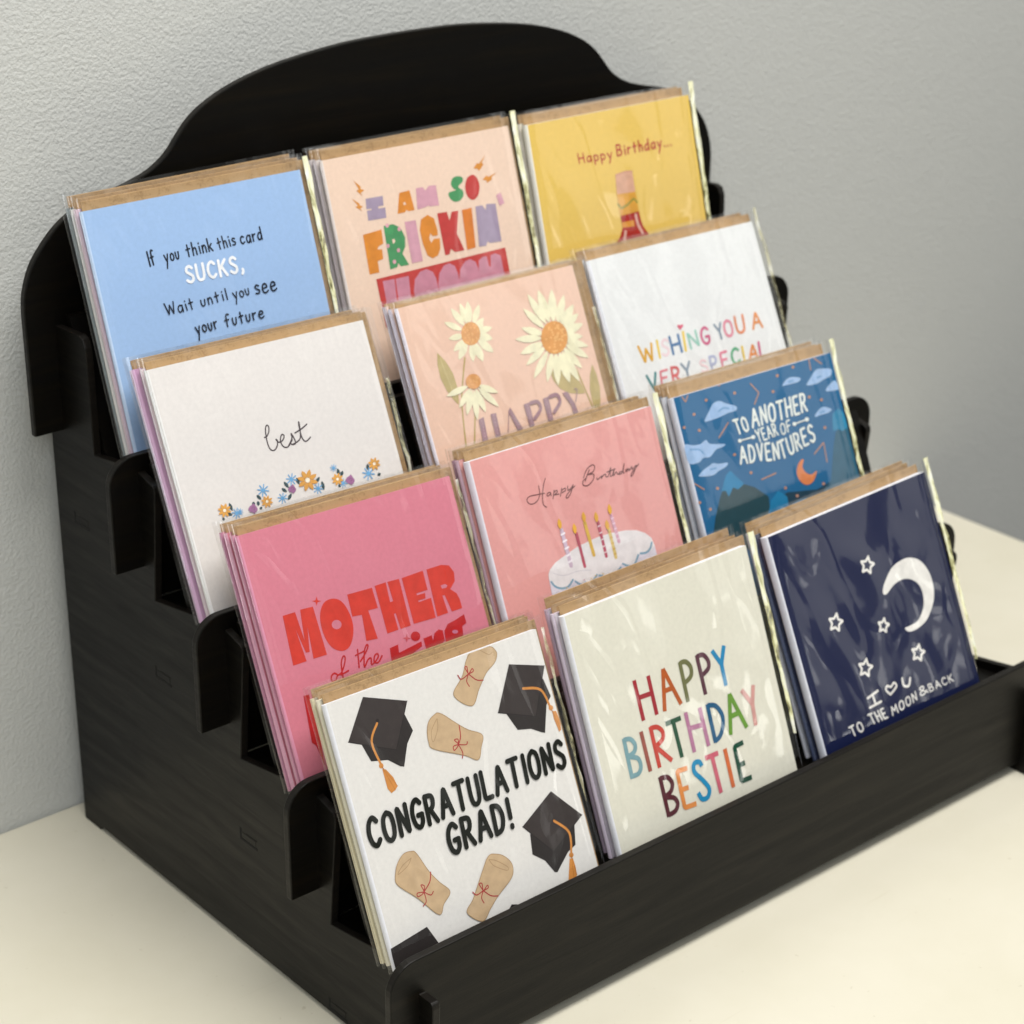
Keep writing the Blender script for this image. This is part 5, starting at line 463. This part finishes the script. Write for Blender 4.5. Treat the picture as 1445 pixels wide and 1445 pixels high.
def sleeve_mesh(top, right, parent, seed, CT, wr=0.0045):
    """flattened clear pouch round card and envelope, open at the top"""
    x1, x0, y0, y1 = 1 + right, -0.010, -0.005, CT + 0.007
    front = [(x1 - (x1 - x0 - .012)*i/22, y0) for i in range(23)]
    mid, r = (y0 + y1)/2, (y1 - y0)/2
    left = [(x0 + .012 - (.012 + r*0.35)*math.sin(math.pi*q/6), mid - r*math.cos(math.pi*q/6)) for q in range(1, 6)]
    back = [(x0 + .012 + (x1 - x0 - .012)*i/6, y1) for i in range(7)]
    prof = front + left + back; n = len(prof); rows = 22; V, F = [], []
    for j in range(rows + 1):
        z = -0.004 + (1 + top + 0.004)*j/rows
        for i, (x, y) in enumerate(prof):
            w = 0
            if i < 23:
                ed = min(1, (x1 - x)*12) * min(1, (x - x0)*14)
                w = wr*ed*(noise.noise(Vector((x*2.6 + seed*7.1, z*2.2, seed))) + .6*noise.noise(Vector((x*7 + z*3, z*5 - x*2, seed + 4))))
                w += wr*0.3*max(0, 1 - (1 + top - z)*6)
                w = max(w, -0.004)
                if i < 1: y = mid
            elif i == n - 1: y = mid + 0.0005
            V.append((x, y - w, z))
    for j in range(rows):
        for i in range(n - 1):
            a = j*n + i; F.append((a, a + n, a + n + 1, a + 1))
    return add('sleeve', V, F, FILM, parent, smooth=True)
def seam_mesh(x, w, z0, z1, parent, seed):
    """crumpled glossy seal along the right edge of the sleeve, window sheen painted into its colour"""
    rnd = random.Random(seed); V, F = [], []; rows = 46
    k1, k2 = rnd.uniform(0, 9), rnd.uniform(0, 9)
    for j in range(rows + 1):
        t = j/rows; z = z0 + (z1 - z0)*t
        ww = w*(0.62 + 0.38*t) * (1 + .3*noise.noise(Vector((k1, t*7, 0))))
        if t < .12: ww *= .3 + .7*t/.12
        sh = 0.006*noise.noise(Vector((k2, t*6, 1)))
        for i in range(5):
            s = i/4
            y = -0.010 - 0.012*math.sin(s*math.pi)*(1 + .8*noise.noise(Vector((s*3, t*11, k1)))) + 0.010*s
            V.append((x + sh + ww*s, y + .003*noise.noise(Vector((s*5, t*26, k2))), z))
    for j in range(rows):
        for i in range(4):
            a = j*5 + i; F.append((a, a + 1, a + 6, a + 5))
    return add('seal_strip', V, F, SEAM if w > .033 else SEAM_CLEAR, parent, smooth=True)

POSES = {(3,0):(1.8598,2.3649,2.8546,0.3207,-0.0379,0.0063),(3,1):(2.9813,2.3536,2.8719,0.3071,-0.0151,-0.0036),(3,2):(4.0612,2.3091,2.8626,0.2704,-0.0044,-0.007),
(2,0):(1.832,1.9048,2.3463,0.4365,-0.0194,-0.0105),(2,1):(2.9941,1.8721,2.3518,0.4189,0.0483,-0.023),(2,2):(4.0901,1.9185,2.3289,0.4518,-0.0395,0.005),
(1,0):(1.835,1.3383,1.8568,0.4462,0.0053,-0.0278),(1,1):(2.8911,1.2857,1.8895,0.3902,0.0056,-0.0086),(1,2):(4.0353,1.3089,1.8736,0.416,0.0021,-0.0191),
(0,0):(1.8018,0.7633,1.4059,0.4335,0.0089,-0.0215),(0,1):(2.8857,0.704,1.4332,0.3699,-0.0128,0.0131),(0,2):(4.052,0.7376,1.4145,0.407,-0.0294,0.0404)}
WT = '#e9e7e4'
# key: label, short name, face colour, edge colour, envelope above / right, seal (width, from, to), packs behind: (face, edge)
PACKS = {
(3,0): ('sleeved light blue card reading If you think this card SUCKS in the back row', 'the light blue future card', '#9dbbe2', '#c3d8f4', .062, .036, (.034,.22,1.05), [('#d8bccb','#e3c9d6'), ('#e4e2df','#efeeec'), ('#6f7a80','#8d979b')]),
(3,1): ('sleeved peach card with chunky multicoloured I AM SO FRICKIN HAPPY lettering', 'the peach I AM SO FRICKIN card', '#e8cdb9', '#e9ddd8', .062, .03, (.04,.25,1.06), [('#e5dcd8','#ded3d6'), ('#e5dcd8','#e2d9dc')]),
(3,2): ('sleeved yellow card reading Happy Birthday above a red sauce bottle', 'the yellow Happy Birthday card', '#e3c163', '#f1eee6', .062, .0, (.04,.1,1.06), [('#e8e2cf','#efe9dc')]),
(2,0): ('sleeved off-white card with best in thin script over small flowers', 'the off-white best card', '#dfdad7', '#f2f0ef', .052, .045, (.026,.3,.75), [('#e2c9d2','#ecd9e0'), ('#c99cc0','#d9b2d2'), ('#d8c9d6','#cbb6cb')]),
(2,1): ('sleeved peach card with three cream daisies above purple HAPPY', 'the peach daisy card', '#e2bfab', '#ece5ee', .022, .085, (.024,.2,.8), [('#e2bfab','#d8cfdc'), ('#e2bfab','#cfc6cf')]),
(2,2): ('sleeved white card reading WISHING YOU A VERY SPECIAL in multicoloured capitals', 'the white WISHING YOU card', '#e0e1e1', '#eef0f8', .065, .03, (.03,.2,1.06), [('#d5d6da','#dadde6')]),
(1,0): ('sleeved deep pink card with bold red MOTHER lettering', 'the deep pink MOTHER card', '#d07c8d', '#dc94ae', .055, .032, (.018,.2,.98), [('#d07c8d','#dd9db5'), ('#d07c8d','#e2a9c0'), ('#d07c8d','#c98aa6')]),
(1,1): ('sleeved pink card with script Happy Birthday above a white candle-topped cake', 'the pink birthday cake card', '#df9f9b', '#eceaf4', .062, .032, (.04,.2,1.05), [('#df9f9b','#c9a9b8'), ('#df9f9b','#b08b9c')]),
(1,2): ('sleeved blue night sky card reading TO ANOTHER YEAR OF ADVENTURES', 'the blue night sky card', '#1b6290', '#dfe3f0', .078, .0, (.036,.06,1.06), [('#c9d0da','#d5d9e2'), ('#8f9aa6','#b9bec8')]),
(0,0): ('sleeved white card with graduation caps and black CONGRATULATIONS GRAD! lettering', 'the CONGRATULATIONS GRAD card', '#dfdcd8', '#eeeef4', .055, .03, (.02,.3,1.0), [('#e3dcc3','#ece5cb'), ('#e3dcc3','#e6dcbb')]),
(0,1): ('sleeved cream card reading HAPPY BIRTHDAY BESTIE in multicoloured capitals', 'the HAPPY BIRTHDAY BESTIE card', '#dedbcc', '#eff0f6', .06, .032, (.04,.18,1.05), [('#d5cdd8','#dccfdf'), ('#d5cdd8','#c2aec2')]),
(0,2): ('sleeved navy card with white crescent moon and outlined stars', 'the navy moon card', '#0e1840', '#eceef8', .06, .01, (.036,.12,1.06), [('#2a3350','#4a5470'), ('#c5c8d2','#d5d7e0')]),
}
THICK = {(0,2): .045, (1,1): .042, (2,2): .04, (3,2): .036, (1,2): .04, (0,1): .036, (2,0): .032, (0,0): .03}
ORD = ['second', 'third', 'fourth', 'fifth']
rnd = random.Random(11)
for key, (label, short, face, edge, et, er, seam, behind) in PACKS.items():
    p = POSES[key]; M = pose(p[:3], *p[3:]); seed = key[0]*3 + key[1] + 1
    def pack(lab, mat, fc, ec, t, r, sd, ct=CT, wr=.0045):
        e = thing('card_pack', lab, 'greeting card', (0, 0, 0), 'sleeved greeting cards in the rack'); e.matrix_world = mat
        cd = card_mesh(fc, ec, e, ct)
        envelope_mesh(t, r, e, sd, ct); sl = sleeve_mesh(t + .014, r + .02, e, sd, ct, wr)
        return cd, sl
    ct = THICK.get(key, CT)
    cd, sl = pack(label, M, face, edge, et*.62, er, seed, ct, .009 if key == (0,2) else .0055)
    draw_art(key, cd)
    seam_mesh(1.0 + er*0.5, seam[0]*1.0, seam[1], seam[2], sl, seed)
    back = ct - CT
    for i, (fc, ec) in enumerate(behind):
        back += (0.036 if key[0] == 0 else 0.032) + rnd.uniform(0, .004)
        M2 = M @ Matrix.Translation(Vector((rnd.uniform(-.014, .004), back, (0.012 if key[0] == 0 else 0.007)*(i+1) + rnd.uniform(-.003, .006)))*U) @ Matrix.Rotation(rnd.uniform(-.006, .006), 4, 'Y')
        pack(f'{ORD[i]} card in the stack led by {short}', M2, fc, ec, et*.62 + rnd.uniform(-.004, .006), max(er, .01) + rnd.uniform(-.008, .008), seed*10 + i)
